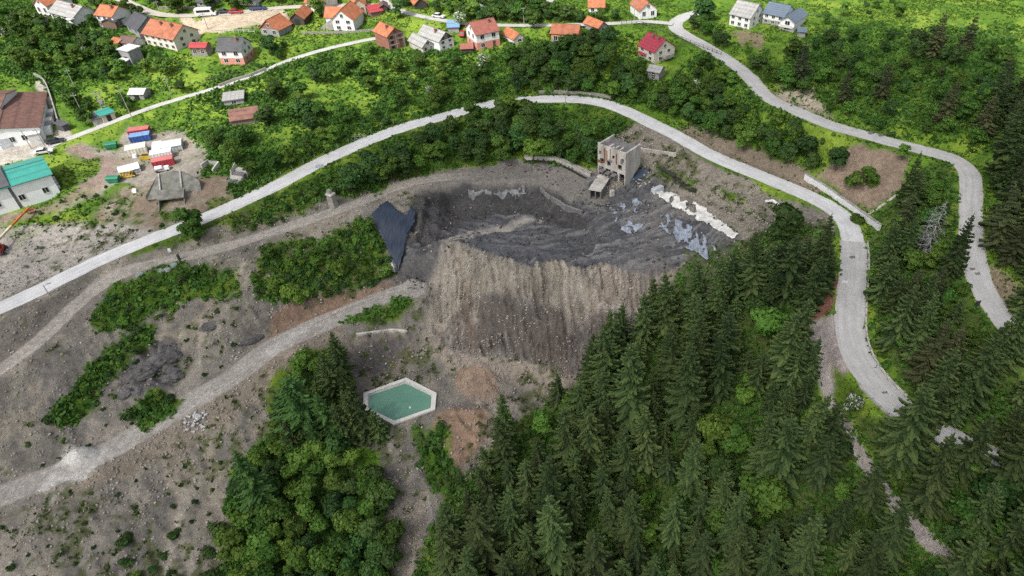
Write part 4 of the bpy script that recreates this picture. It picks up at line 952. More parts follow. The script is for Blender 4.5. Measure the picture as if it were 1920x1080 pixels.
def brick_mat():
    m, n, l, b = new_mat('red_brick'); tc = n.new('ShaderNodeTexCoord'); t = n.new('ShaderNodeTexBrick'); mp = n.new('ShaderNodeMapping'); mp.inputs['Rotation'].default_value = (R(90),0,0)
    l.new(tc.outputs['Object'], mp.inputs[0]); l.new(mp.outputs[0], t.inputs[0]); t.inputs['Scale'].default_value = 2.2
    t.inputs['Color1'].default_value = (.34,.12,.075,1); t.inputs['Color2'].default_value = (.26,.09,.06,1); t.inputs['Mortar'].default_value = (.32,.24,.20,1)
    l.new(mul(n, l, t.outputs[0], ramp(n, l, noise(n, l, .9, 5, tc.outputs['Object']), [(.3,(.7,.7,.7)),(.6,(1,1,1))])), b.inputs['Base Color']); b.inputs['Roughness'].default_value = .9; return m
WALLS['brick'] = brick_mat()
def roof_mat(name, col, rough=.8, rows=3.2, ribs=0, var=.25):
    """tiles or tin: rows down the slope, ribs along it, weathering"""
    m, n, l, b = new_mat(name); tc = n.new('ShaderNodeTexCoord'); uv = n.new('ShaderNodeAttribute'); uv.attribute_name = 'roofuv'
    oi = n.new('ShaderNodeObjectInfo'); va = n.new('ShaderNodeVectorMath'); va.operation = 'ADD'; l.new(uv.outputs['Vector'], va.inputs[0]); l.new(oi.outputs['Location'], va.inputs[1])
    c = ramp(n, l, noise(n, l, .7, 6, va.outputs[0], .7), [(.3, tuple(x*(1-var*1.3) for x in col)), (.55, col), (.75, tuple(min(.85, x*(1+var)) for x in col))])
    sp = n.new('ShaderNodeSeparateXYZ'); l.new(uv.outputs['Vector'], sp.inputs[0])
    def stripes(sock, f, lo):
        a = n.new('ShaderNodeMath'); a.operation = 'MULTIPLY'; l.new(sock, a.inputs[0]); a.inputs[1].default_value = f
        fr = n.new('ShaderNodeMath'); fr.operation = 'FRACT'; l.new(a.outputs[0], fr.inputs[0])
        return ramp(n, l, fr.outputs[0], [(0,(lo,)*3),(.22,(1,1,1)),(.85,(1,1,1)),(1,(lo,)*3)]), fr.outputs[0]
    s1, f1 = stripes(sp.outputs[1], rows, .72); c = mul(n, l, c, s1)
    s2, f2 = stripes(sp.outputs[0], ribs or 3.0, .80); c = mul(n, l, c, s2)
    c = mul(n, l, c, ramp(n, l, noise(n, l, 6, 3, va.outputs[0]), [(.35,(.82,.82,.82)),(.65,(1.12,1.12,1.12))]))
    l.new(c, b.inputs['Base Color']); b.inputs['Roughness'].default_value = rough
    bp = n.new('ShaderNodeBump'); bp.inputs['Strength'].default_value = .5; bp.inputs['Distance'].default_value = .04; l.new(f1, bp.inputs['Height']); l.new(bp.outputs[0], b.inputs['Normal']); return m
ROOFS = {'orange':roof_mat('orange_tiles',(.50,.175,.080),var=.34), 'orange2':roof_mat('worn_orange_tiles',(.42,.15,.08),var=.34), 'slate':roof_mat('slate_tiles',(.075,.078,.088)), 'brownroof':roof_mat('brown_tiles',(.16,.10,.085)), 'greyroof':roof_mat('grey_sheets',(.36,.355,.34),rows=.7,ribs=.9,var=.18),
 'darkroof':roof_mat('dark_grey_tiles',(.095,.095,.10)), 'red':roof_mat('red_tin',(.42,.055,.06),.5,.6,2.5,.15), 'whiteroof':roof_mat('pale_sheets',(.66,.66,.64),.7,.6,1,.2), 'rust':roof_mat('rusty_tin',(.24,.12,.09),.85,.5,2,.35), 'teal':roof_mat('teal_tin',(.045,.30,.245),.5,.4,2.2,.12),
 'blue':roof_mat('blue_tin',(.20,.34,.50),.5,.4,2.2,.12), 'tilered':roof_mat('brownish_red_tiles',(.33,.115,.085)), 'crimson':roof_mat('raspberry_tin',(.36,.035,.060),.45,1.0,1.6,.12), 'slateblue':roof_mat('blue_grey_tin',(.13,.17,.22),.5,1.2,2,.12), 'rustbrown':roof_mat('rust_brown_tin',(.17,.085,.065),.75,.35,1.6,.35)}
M_GLASS = surf('window_glass', (.022,.028,.034), .12, 1, .3); M_FRAME = surf('window_frame', (.62,.61,.58), .6, 1, .1); M_DOOR = surf('door_wood', (.14,.075,.05), .6, 2, .25)
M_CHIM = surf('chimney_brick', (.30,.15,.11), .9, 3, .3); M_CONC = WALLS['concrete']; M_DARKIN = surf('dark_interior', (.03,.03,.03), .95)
_win = {}
def window(parent, x, z, w, h, y=0.0, rot=0.0, frame=True):
    k = (round(w,1), round(h,1))
    if k not in _win:
        _win[k] = (MB().box(-w/2, w/2, -.05, .06, 0, h).mesh('window', M_GLASS),
                   MB().box(-w/2-.09,-w/2,-.07,.06,-.09,h+.09).box(w/2,w/2+.09,-.07,.06,-.09,h+.09).box(-w/2,w/2,-.07,.06,h,h+.09).box(-w/2,w/2,-.12,.06,-.09,0).box(-.035,.035,-.068,.05,0,h).mesh('frame', M_FRAME))
    o = link(bpy.data.objects.new('window', _win[k][0]), parent); o.location = (x, y, z); o.rotation_euler = (0, 0, rot)
    if frame: link(bpy.data.objects.new('frame', _win[k][1]), o)
    return o
def slope(mb_v, P0, P1, P2, P3, th=.14):
    """roof slab: eave P0,P1 then ridge P2,P3"""
    n = (Vector(P1)-Vector(P0)).cross(Vector(P3)-Vector(P0)).normalized()
    if n.z < 0: n = -n
    lo = [Vector(p) for p in (P0,P1,P2,P3)]; hi = [p+n*th for p in lo]
    mb_v.append((lo, hi))
def roof_obj(parent, slabs, mat, name='roof'):
    V = []; Fc = []; UV = []
    for lo, hi in slabs:
        b = len(V); V += [tuple(p) for p in lo+hi]; Fc += [tuple(b+i for i in q) for q in [(3,2,1,0),(4,5,6,7),(0,1,5,4),(1,2,6,5),(2,3,7,6),(3,0,4,7)]]
        e = (lo[1]-lo[0]); L = e.length; e.normalize(); up = (lo[3]-lo[0]); up -= e*up.dot(e); up.normalize()
        for p in lo+hi: d = p-lo[0]; UV.append((d.dot(e), d.dot(up), 0))
    me = bpy.data.meshes.new(name); me.from_pydata(V, [], Fc); bm = bmesh.new(); bm.from_mesh(me); bmesh.ops.recalc_face_normals(bm, faces=bm.faces); bm.to_mesh(me); bm.free(); me.materials.append(mat)
    a = me.attributes.new('roofuv', 'FLOAT_VECTOR', 'POINT'); a.data.foreach_set('vector', np.array(UV, np.float32).ravel())
    return link(bpy.data.objects.new(name, me), parent)
def build_house(q, site):
    name, Lp, Rp, D, hpx, ridge, pitch, wall, roof, label, o = q; P, rz, Wd, c = site
    cat = {'annex':'house','farmhouse':'house','outbuilding':'shed','hut':'shed','concrete_hut':'shed','bus_shelter':'shelter','workshop':'factory','works_building':'factory','lean_to':'shed'}.get(name, name)
    h = max(1.6, height_to(P, project(P.x, P.y, P.z)[1]-hpx))
    r = empty(name, P, rz, label, cat, None); wm = WALLS[wall]; g = WALLS[o['gable']] if 'gable' in o else wm
    W = Wd/2; tp = math.tan(R(pitch)); ov = .35 if Wd < 12 else .5; B = -1.6
    hb = h*.48 if 'base' in o else 0
    slabs = []; w_ = MB(); gb = MB() if 'gable' in o else w_
    if 'base' in o: MB().box(-W-.03, W+.03, -.03, D+.03, B, hb).build('ground_floor', WALLS[o['base']], r); w_.box(-W, W, 0, D, hb, h)
    else: w_.box(-W, W, 0, D, B, h)
    if ridge == 'x':
        rh = D/2*tp; gb.prism_x([(0,h),(D,h),(D/2,h+rh)], -W, W); k = ov*tp
        slope(slabs, (-W-ov,-ov,h-k), (W+ov,-ov,h-k), (W+ov,D/2,h+rh), (-W-ov,D/2,h+rh)); slope(slabs, (W+ov,D+ov,h-k), (-W-ov,D+ov,h-k), (-W-ov,D/2,h+rh), (W+ov,D/2,h+rh))
    elif ridge == 'y':
        rh = W*tp; gb.prism_y([(-W,h),(W,h),(0,h+rh)], 0, D); k = ov*tp
        slope(slabs, (-W-ov,-ov,h-k), (-W-ov,D+ov,h-k), (0,D+ov,h+rh), (0,-ov,h+rh)); slope(slabs, (W+ov,-ov,h-k), (W+ov,D+ov,h-k), (0,D+ov,h+rh), (0,-ov,h+rh))
    elif ridge == 'm':
        rh = D*tp; w_.prism_x([(0,h),(D,h),(D,h+rh)], -W, W)
        slope(slabs, (-W-ov,-ov,h-ov*tp), (W+ov,-ov,h-ov*tp), (W+ov,D+ov*.6,h+rh+ov*.6*tp), (-W-ov,D+ov*.6,h+rh+ov*.6*tp))
    else:
        rh = .2; slope(slabs, (-W-.3,-.3,h), (W+.3,-.3,h), (W+.3,D+.3,h+.15), (-W-.3,D+.3,h+.15), .25)
    w_.build('wall', wm, r)
    if gb is not w_: gb.build('gable', g, r)
    ro = roof_obj(r, slabs, ROOFS[roof])
    if ridge in 'xy' and Wd > 5:
        rc = MB()
        if ridge == 'x': rc.box(-W-ov, W+ov, D/2-.12, D/2+.12, h+rh+.06, h+rh+.22)
        else: rc.box(-.12, .12, -ov, D+ov, h+rh+.06, h+rh+.22)
        rc.build('ridge_cap', ROOFS[roof], ro)
    for k in range(o.get('ch', 0)):
        cx_, cy_ = (W*(.5-.7*k), D*.36) if ridge == 'x' else (-W*.35+.2*k, D*(.35+.3*k))
        zc = h + (cy_*tp if ridge == 'x' else (W-abs(cx_))*tp)
        MB().box(cx_-.3, cx_+.3, cy_-.3, cy_+.3, zc-.3, zc+1.1).box(cx_-.38, cx_+.38, cy_-.38, cy_+.38, zc+1.1, zc+1.22).build('chimney', M_CHIM, ro)
    fl = o.get('fl', 1); nw = o.get('nw', 0); fh = h/max(fl, 1)
    ww = min(1.15, Wd/(nw+1)*.55) if nw else 1; wh = min(1.35, fh*.5)
    for f in range(fl):
        for k in range(nw):
            x = -W + Wd*(k+.5)/nw*1.0; z = f*fh+fh*.32
            if f == 0 and k == nw//2 and name in ('house','farmhouse') and h > 4.2:
                d_ = MB().box(x-.5, x+.5, -.06, .05, 0, 2.05).build('door', M_DOOR, r); MB().box(x+.3, x+.38, -.12, -.06, .95, 1.05).build('handle', M_FRAME, d_); continue
            window(r, x, z, ww, wh, frame=not o.get('rough'))
    if ridge == 'y' and name in ('house','farmhouse') and rh > 1.6: window(r, 0, h+rh*.22, .8, min(1.0, rh*.4), frame=not o.get('rough'))
    sd_ = o.get('side')
    if sd_:
        for f in range(fl):
            for k in range(2): window(r, sd_*W, f*fh+fh*.32, min(1.0, ww), wh, D*(.3+.4*k), sd_*math.pi/2)
        if ridge == 'x': window(r, sd_*W, h+rh*.2, .8, .9, D*.5, sd_*math.pi/2)
    if o.get('door'):
        MB().box(-W*.35, W*.35, -.05, .05, 0, min(2.1, h*.85)).build('door', M_DARKIN, r)
    if o.get('frames'):
        f_ = MB()
        for f in range(1, fl+1): f_.box(-W-.02, W+.02, -.05, 0, f*fh-.12, f*fh+.12)
        for x in (-W+.12, 0, W-.12): f_.box(x-.12, x+.12, -.052, 0, 0, h-.14)
        f_.build('concrete_frame', M_CONC, r)
    if o.get('porch'):
        MB().box(W-1.6, W+.9, -2.2, -.02, 2.2, 2.35).box(W-1.5,W-1.4,-2.1,-2,-.5,2.2).box(W+.7,W+.8,-2.1,-2,-.5,2.2).build('porch', M_FRAME, r)
    if o.get('awn'):
        sl = []; slope(sl, (-W+.4,-1.0,h*.42), (0.2,-1.0,h*.42), (0.2,-.02,h*.5), (-W+.4,-.02,h*.5), .08); roof_obj(r, sl, ROOFS[roof], 'awning')
        MB().box(W-.2, W+1.8, D*.35, D*.8, h*.35, h*.45).box(W+1.7,W+1.8,D*.36,D*.8,h*.45,h*.6).build('balcony', M_CONC, r)
    if o.get('wing'):
        D2 = 5.2; y0 = 2.6; hh = h*.98; rr_ = D2/2*tp; sl = []
        MB().box(-W-3.2, -W-.004, y0, y0+D2, B, hh).prism_x([(y0,hh),(y0+D2,hh),(y0+D2/2,hh+rr_)], -W-3.2, -W-.004).build('side_wing', wm, r)
        slope(sl, (-W-3.6,y0-.35,hh-.3), (0,y0-.35,hh-.3), (0,y0+D2/2,hh+rr_+.05), (-W-3.6,y0+D2/2,hh+rr_+.05)); slope(sl, (0,y0+D2+.35,hh-.3), (-W-3.6,y0+D2+.35,hh-.3), (-W-3.6,y0+D2/2,hh+rr_+.05), (0,y0+D2/2,hh+rr_+.05))
        roof_obj(r, sl, ROOFS[roof], 'wing_roof')
        st = MB()
        for k in range(9): st.box(-W-1.2-.42*(k+1), -W-1.2-.42*k, .4, 1.6, B, 2.6-.29*k)
        st.box(-W-1.2, -W-.01, .4, 2.5, B, 2.62).build('stair', M_CONC, r)
    if o.get('wing2'):
        x0, x1 = W-.02, W+4.6; sl = []; m_ = (x0+x1)/2; y0 = -2.4; t2 = math.tan(R(32)); k2 = (x1-x0)/2*t2
        MB().box(x0, x1, y0, D-1, B, h*.95).prism_y([(x0,h*.95),(x1,h*.95),(m_,h*.95+k2)], y0, D-1).build('gabled_wing', WALLS['white'], r)
        slope(sl, (x0-.35,y0-.6,h*.95-.2), (x0-.35,D-.6,h*.95-.2), (m_,D-.6,h*.95+k2), (m_,y0-.6,h*.95+k2)); slope(sl, (x1+.35,y0-.6,h*.95-.2), (x1+.35,D-.6,h*.95-.2), (m_,D-.6,h*.95+k2), (m_,y0-.6,h*.95+k2)); roof_obj(r, sl, ROOFS[roof], 'wing_roof')
        for z in (h*.14, h*.58): window(r, m_, z, 1.5, 1.1, y0)
        MB().box(x0, x1, y0-1.3, y0-.002, h*.42, h*.48).box(x0, x1, y0-1.3, y0-1.22, h*.48, h*.66).build('balcony', M_FRAME, r)
    if o.get('band'):
        sl = []; slope(sl, (-2.5,-.3,h+.02), (1.6,-.3,h+.02), (1.6,D/2,h+rh+.45), (-2.5,D/2,h+rh+.45), .3); slope(sl, (1.6,D+.3,h+.02), (-2.5,D+.3,h+.02), (-2.5,D/2,h+rh+.45), (1.6,D/2,h+rh+.45), .3)
        roof_obj(r, sl, ROOFS['darkroof'], 'grey_roof_strip'); MB().box(.9,1.5,-.06,0,0,h).build('downpipe_panel', WALLS['darkwall'], r)
        for k in range(4): MB().box(W+.01, W+.5, 1.2+2*k, 1.9+2*k, 1.2, 1.9).build('air_conditioner', M_FRAME, r)
    if o.get('big') and not o.get('band'):
        MB().box(W-3.2, W-.4, -1.6, -.02, B, 2.9).box(W-3.4, W-.2, -1.8, -.02, 2.9, 3.05).build('entrance_box', M_FRAME, r)
        MB().box(-W*.2, -W*.2+2.6, -.06, -.002, 0, 2.6).build('garage_door', surf('pale_door',(.5,.52,.55),.6), r)
        for k in range(5): MB().box(W+.05, W+1.6, 2+3*k, 4.3+3*k, B, 2.3-.2*(k%2)).build('lean_to', WALLS['concrete' if k%2 else 'white'], r)
        MB().box(-W*.5,-W*.5+2.2,3,3.8,h+rh*.5,h+rh*.5+.5).build('roof_vent', M_FRAME, r)
    BLOCK.append((c.x, c.y, max(Wd, D)*.5+.6)); return r
BLOCK = []
for q, s_ in zip(H_, SITES): build_house(q, s_)
# ------------------------------------------------------------------ the ruined loading building and the pit
M_CONC2 = surf('stained_concrete', (.52,.49,.44), .9, .45, .32, stretch=(1,1,.25), bump=.3); M_RUST = surf('rust_stain', (.24,.10,.05), .9, 1.2, .3)
M_DCONC = surf('dark_concrete', (.19,.185,.18), .9, .8, .3, bump=.4); M_STEEL = surf('dark_steel', (.045,.045,.048), .6, 2, .3); M_WHITE = surf('white_paint', (.72,.72,.72), .6, .8, .12); M_GALV = surf('galvanised', (.38,.39,.40), .5, 2, .2, metal=.4)
M_BLACK = surf('black_rubber', (.02,.02,.02), .8)
def ruin():
    P, rz, w = foot((1121,326), (1172,346)); top = height_to(Vector((P.x,P.y,P.z)), project(P.x,P.y,P.z)[1]-57); H = top; W = w/2; D = 6.5
    r = empty('ruined_building', P, rz, 'gutted concrete loading building with rust streaks standing over the pit', 'ruin')
    f = MB(); x0 = -W; T = .45
    # front wall: solid upper band with small openings, row of slots, open bays on piers
    zb, zm, zt = H*.30, H*.42, H
    nb = 4; bw = w/nb
    for k in range(nb+1):
        x = -W+k*bw; f.box(max(-W,x-.28), min(W,x+.28), 0, T, -1, zb)
    f.box(-W, W, 0, T, zb, zm-.25)
    sl = [(-W+.6,-W+1.6),(-W+2.4,-W+4.0),(-W+5.0,-W+5.8)]; px_ = -W
    for a, b in [(-W+.7,-W+1.9),(-W+2.9,-W+4.1),(W-2.4,W-1.1)]:
        f.box(px_, a, 0, T, zm-.25, zm+1.35); px_ = b
    f.box(px_, W, 0, T, zm-.25, zm+1.35); f.box(-W, W, 0, T, zm+1.35, H*.68)
    px_ = -W
    for a, b in [(-W+.4,-W+1.1),(0.2,.9),(W-1.3,W-.6)]:
        f.box(px_, a, 0, T, H*.68, H*.80); px_ = b
    f.box(px_, W, 0, T, H*.68, H*.80); f.box(-W, W, 0, T, H*.80, H); f.build('front_wall', M_CONC2, r)
    s = MB(); s.hexa([(W-.02-T,T,-1.5),(W,T,-1.5),(W,D,H*.35),(W-.02-T,D,H*.35),(W-.02-T,T,H),(W,T,H),(W,D,H),(W-.02-T,D,H)]).build('side_wall', M_CONC2, r)
    s = MB(); s.hexa([(-W,T,-1.5),(-W+T,T,-1.5),(-W+T,D,H*.4),(-W,D,H*.4),(-W,T,H),(-W+T,T,H),(-W+T,D,H),(-W,D,H)]).build('side_wall', M_CONC2, r)
    MB().box(-W+T, W-T-.02, T, D, H-1.5, H-1.1).build('roof_slab', M_DCONC, r)
    c_ = MB(); 
    for x in (-W+2.8, .2, W-2.8): c_.box(x-.18, x+.18, T, 3.0, H-1.1, H-.35)
    c_.build('roof_beam', M_CONC2, r)
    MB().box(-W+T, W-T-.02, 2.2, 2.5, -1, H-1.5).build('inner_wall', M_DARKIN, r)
    MB().box(-W+T, W-T-.02, T, 2.2, zm-.4, zm-.2).build('floor_slab', M_DCONC, r)
    for x, a, b, ww in ((-W+2.2,H*.45,H*.93,.28),(-W+2.9,H*.52,H*.88,.16),(W-2.8,H*.55,H*.9,.22),(-W+.5,H*.40,H*.50,.7),(-.4,H*.6,H*.97,.12)): MB().box(x-ww, x+ww, -.012, -.004, a, b).build('rust_streak', M_RUST, r)
    rg_ = random.Random(9); br = MB(); x = -W
    while x < W-.5:
        l_ = rg_.uniform(.5,1.3); br.box(x, min(W, x+l_), .02, T-.02, H-.002, H+rg_.choice([0.05,.1,.35,.5])); x += l_+rg_.uniform(0.05,.5)
    br.build('broken_parapet', M_CONC2, r)
    for x, z, a, b in ((-W+.4,H*.12,.9,.5),(W-1.6,H*.5,.8,1.3),(-.9,H*.43,1.1,.7)): MB().box(x,x+a,-.014,-.003,z+1.0,z+1.0+b).build('spalled_patch', M_DCONC, r)
    for k in range(3): MB().box(-W+1.4+1.9*k, -W+2.6+1.9*k, -1.5, -.02, zb-.7, zb-.45).box(-W+1.4+1.9*k,-W+1.55+1.9*k,-1.5,-.02,zb-1.9,zb-.7).box(-W+2.45+1.9*k,-W+2.6+1.9*k,-1.5,-.02,zb-1.9,zb-.7).build('loading_chute', M_DCONC, r)
    BLOCK.append((P.x, P.y, 6)); return r
ruin()
def chute(Lp, Rp, dep, h, label):
    P, rz, w = foot(Lp, Rp); r = empty('concrete_bunker', P, rz, label, 'bunker'); W = w/2
    MB().box(-W,-W+.3,0,dep,-.8,h).build('side_wall', M_DCONC, r); MB().box(W-.3,W,0,dep,-.8,h).build('side_wall', M_DCONC, r)
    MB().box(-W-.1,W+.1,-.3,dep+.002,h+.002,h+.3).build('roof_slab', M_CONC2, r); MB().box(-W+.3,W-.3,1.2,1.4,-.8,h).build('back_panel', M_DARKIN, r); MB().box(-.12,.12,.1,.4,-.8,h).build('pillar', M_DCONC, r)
    BLOCK.append((P.x,P.y,3)); return r
chute((1105,372),(1127,376),7.5,2.6,'long open fronted concrete bunker below the ruined building')
def lump(name, label, cat, px, py, dims, rz, mat, seed=0, bev=.12, sink=.3):
    p = at(px, py); r_ = random.Random(seed); a, b, c = dims
    pts = [(x*a/2*(1+r_.uniform(-.15,.1)), y*b/2*(1+r_.uniform(-.15,.1)), (z*c-sink)) for z in (0,1) for x, y in ((-1,-1),(1,-1),(1,1),(-1,1))]
    pts = [(x*(1 if z < c*.5 else .88), y*(1 if z < c*.5 else .88), z+(r_.uniform(-.1,.1)*c if z > 0 else 0)) for x, y, z in pts]
    o = MB().hexa(pts).build(name, mat, bevel=bev); o.location = p; o.rotation_euler = (0,0,rz); tag(o, label, cat); return o
lump('concrete_block', 'dark boxy concrete block beside the open fronted bunker', 'block', 1108, 347, (2.4,4.2,2.2), R(-50), M_DCONC, 1)
lump('concrete_block', 'small round edged concrete block right of the open fronted bunker', 'block', 1148, 366, (1.5,1.2,1.9), R(20), M_CONC2, 2, .3)
lump('concrete_slab', 'tilted pale slab with dark side lying above the white torn sheets', 'slab', 1232, 358, (3.4,1.6,1.3), R(38), surf('pale_slab',(.50,.52,.55),.8,.8,.2), 3, .05)
# walls that follow the ground
def wall_run(name, label, cat, pts, h, t, mat, cap=None, drop=.8, group=None, flat=False, posts=0):
    px = np.array(catmull(pts, 6)); x, y, z = cast(px[:,0], px[:,1]); L = np.c_[x, y, z]
    if flat: L[:,2] = np.convolve(np.pad(z,4,mode='edge'), np.ones(9)/9, 'valid')
    T = np.gradient(L[:,:2], axis=0); T /= np.linalg.norm(T,axis=1)[:,None]+1e-9; N = np.c_[T[:,1],-T[:,0]]
    def prof(z0, z1, tt, off=0):
        mb = MB(); n = len(L); v = []
        for k in range(n):
            a = L[k,:2]+N[k]*(off-tt/2); b = L[k,:2]+N[k]*(off+tt/2)
            v += [(*a, L[k,2]+z0),(*b, L[k,2]+z0),(*b, L[k,2]+z1),(*a, L[k,2]+z1)]
        f = [(0,1,2,3),(4*n-1,4*n-2,4*n-3,4*n-4)]
        for k in range(n-1):
            q = 4*k
            for i in range(4): f.append((q+i, q+4+i, q+4+(i+1)%4, q+(i+1)%4))
        return mb.add(v, f)
    p0 = Vector(L[len(L)//2]); r = empty(name, p0, 0, label, cat, group)
    m = prof(-drop, h, t); m.v = [(a-p0.x,b-p0.y,c-p0.z) for a,b,c in m.v]; m.build('wall' if cap else 'rail' if posts else 'wall', mat, r)
    if cap: m = prof(h+.002, h+.14, t+.16); m.v = [(a-p0.x,b-p0.y,c-p0.z) for a,b,c in m.v]; m.build('coping', cap, r)
    return r, L
wall_run('retaining_wall','curved pale concrete wall above the shelf left of the ruined building','wall',[(984,299),(1010,299),(1042,302),(1068,312),(1090,322),(1108,331)],1.0,.7,M_CONC2,M_CONC)
wall_run('liner_strip','black liner strip hanging below the curved pale wall','liner',[(984,303),(1012,304),(1045,309),(1066,318),(1088,330),(1104,338)],.45,.25,M_BLACK)
wall_run('retaining_wall','white concrete wall with coping on the inside of the right road bend','wall',[(1508,335),(1545,358),(1580,383),(1615,408),(1648,432)],1.5,.45,M_WHITE,M_CONC)
wall_run('drain_channel','pale concrete drain running down the bare brown bank','drain',[(1628,402),(1650,388),(1682,365)],.12,.6,M_CONC2)
wall_run('retaining_wall','low grey stone wall behind the top of the pale road curve','wall',[(1010,176),(1050,176),(1090,178),(1125,182),(1145,187)],1.0,.5,WALLS['stone'])
wall_run('broken_wall','broken concrete wall with ribs sunk in the dark pit','wall',[(1014,358),(1028,372),(1046,382),(1062,392),(1092,403)],1.0,.45,M_DCONC,M_DCONC)
wall_run('retaining_wall','grey stone wall beside the pale ramp at the ruined building','wall',[(1196,282),(1230,287),(1268,293)],.9,.5,M_CONC2)
wall_run('curb_wall','broken low concrete edge above the basin','curb',[(668,628),(700,624),(735,620),(764,622)],.35,.5,M_CONC2)
wall_run('garden_wall','concrete wall round the courtyard of the brown roofed works','wall',[(66,143),(80,150),(90,165),(102,200),(110,228)],1.0,.3,M_CONC)
wall_run('garden_wall','stone wall lining the lane below the pink and white house','wall',[(412,163),(440,152),(470,143),(500,131)],.8,.4,WALLS['stone'])
wall_run('garden_wall','stone wall behind the parked cars at the top','wall',[(300,17),(340,17),(368,16)],.8,.4,WALLS['stone'])
wall_run('garden_wall','grey wall on the meadow near the outside stair house','wall',[(566,63),(610,63),(650,62),(700,58)],.6,.35,WALLS['stone'])
# concrete edge on the outer side of the right bend, post by post
def road_edge(name, label, cat, group, t0, t1, side, h, step, mat, railmat):
    L, w = ROADS['lower_road']; n = len(L); L = L[int(t0*n):int(t1*n)]; T = np.gradient(L[:,:2],axis=0); T /= np.linalg.norm(T,axis=1)[:,None]; N = np.c_[T[:,1],-T[:,0]]
    s = N*side*(w/2+.55); E = L.copy(); E[:,:2] += s; p0 = Vector(E[len(E)//2]); r = empty(name, p0, 0, label, cat, group); mb = MB(); v = []; nn = len(E)
    for k in range(nn):
        for o_, z in ((-.14,-.3),(.14,-.3),(.14,h),(-.14,h)): v.append((E[k,0]+N[k,0]*o_-p0.x, E[k,1]+N[k,1]*o_-p0.y, E[k,2]+z-p0.z))
    f = [(0,1,2,3),(4*nn-1,4*nn-2,4*nn-3,4*nn-4)]
    for k in range(nn-1):
        for i in range(4): f.append((4*k+i, 4*k+4+i, 4*k+4+(i+1)%4, 4*k+(i+1)%4))
    mb.add(v, f).build('kerb', railmat, r); pm = MB().box(-.14,.14,-.16,.16,0,.28).mesh('post', mat)
    for k in range(0, nn, step):
        o = link(bpy.data.objects.new('post', pm), r); o.location = (E[k,0]-p0.x, E[k,1]-p0.y, E[k,2]+h-p0.z+.002); o.rotation_euler.z = math.atan2(T[k,1], T[k,0])
    return r
Lr, wr = ROADS['lower_road']; uu, vv, _d = project(Lr[:,0], Lr[:,1], Lr[:,2]); nL = len(Lr)
def tpar(px, py): return int(np.argmin(np.hypot(uu-px, vv-py)))/nL
side_out = 1 if (lambda k: (project(*(Lr[k]+np.array([*( [ (Lr[k+1]-Lr[k-1])[1], -(Lr[k+1]-Lr[k-1])[0] ]/np.hypot(*(Lr[k+1]-Lr[k-1])[:2])*3 ),0])))[0] > uu[k]))(int(tpar(1596,560)*nL)) else -1
road_edge('road_parapet','low white concrete parapet on the outer edge of the lower bend','parapet',None,tpar(1600,455),tpar(1690,765),side_out,.35,3,M_CONC,surf('parapet_concrete',(.50,.49,.46),.9,.6,.25))
road_edge('road_parapet','low concrete parapet on the grass side below the path fork','parapet',None,tpar(1640,715),tpar(1705,776),-side_out,.30,4,M_CONC,M_CONC)
# fence by the village road
def fence(name, label, pts, h, step, mat, group=None):
    px = np.array(catmull(pts, 14)); x, y, z = cast(px[:,0], px[:,1]); d = np.r_[0,np.cumsum(np.hypot(np.diff(x),np.diff(y)))]; n = max(2,int(d[-1]/step)); s = np.linspace(0,d[-1],n+1)
    Q = [Vector((np.interp(t,d,x),np.interp(t,d,y),np.interp(t,d,z))) for t in s]; p0 = Q[0].copy(); r = empty(name, p0, 0, label, 'fence', group); pm = MB().box(-.06,.06,-.06,.06,-.3,h).mesh('post', mat)
    for q in Q: o = link(bpy.data.objects.new('post', pm), r); o.location = q-p0
    ra = MB()
    for a, b in zip(Q[:-1], Q[1:]):
        for z in (h*.45, h*.9): ra.bar(a-p0+Vector((0,0,z)), b-p0+Vector((0,0,z)), .05, n=4)
    ra.build('rails', mat, r)
M_FENCE = surf('dark_fence_wood', (.07,.065,.06), .9, 3, .3)
fence('rail_fence','dark rail fence along the village road at the fork',[(1165,46),(1205,47),(1250,64),(1300,84),(1352,104)],1.1,1.6,M_FENCE)
fence('rail_fence','light post fence on the meadow above the grey roofed pink house',[(402,58),(430,60),(462,61),(478,62)],1.0,1.6,M_FRAME)
fence('rail_fence','wooden fence right of the blue roofed white house',[(1515,30),(1545,34),(1575,38)],1.1,1.6,M_FENCE)
fence('wire_fence','thin wire fence along the lane under the garden lawn',[(388,152),(420,147),(455,132),(478,122)],1.2,2.0,M_FENCE)
# sheets and liners
M_LINER = surf('dark_blue_liner', (.022,.038,.068), .45, 1.0, .55, stretch=(5,.35,1)); M_SHEET = surf('white_membrane', (.66,.65,.61), .6, .9, .25); M_BLUESHEET = surf('blue_grey_membrane', (.30,.34,.40), .45, 1.1, .55, stretch=(2.2,.5,1), col2=(.10,.11,.13))
def sheet(name, label, cat, poly, mat, **kw):
    o = conform(name, poly, mat, **kw)
    if o: tag(o, label, cat)
sheet('pit_liner','dark blue plastic liner draped down the slope left of the pit','liner',[(694,410),(728,381),(745,398),(762,408),(772,389),(782,402),(780,422),(768,440),(761,470),(750,520),(739,497),(720,462)],M_LINER,lift=.9,warp=.25,amp=.25,step=.3,blur=40,seed=3)
sheet('liner_scrap','narrow white membrane edge at the foot of the dark blue liner','liner',[(730,478),(737,492),(745,518),(739,519),(733,500)],M_SHEET,lift=.25,warp=.2,step=.2,seed=5)
sheet('torn_membrane','long ragged white membrane on the upper right pit edge','membrane',[(1222,350),(1246,353),(1292,378),(1322,393),(1368,424),(1388,441),(1374,452),(1336,431),(1300,408),(1262,391),(1228,368)],M_SHEET,lift=.3,warp=1.6,amp=.25,step=.25,seed=7,blur=10,keep=lambda X,Y: fbm(X/1.3,Y/2.2,19,4) > -.15)
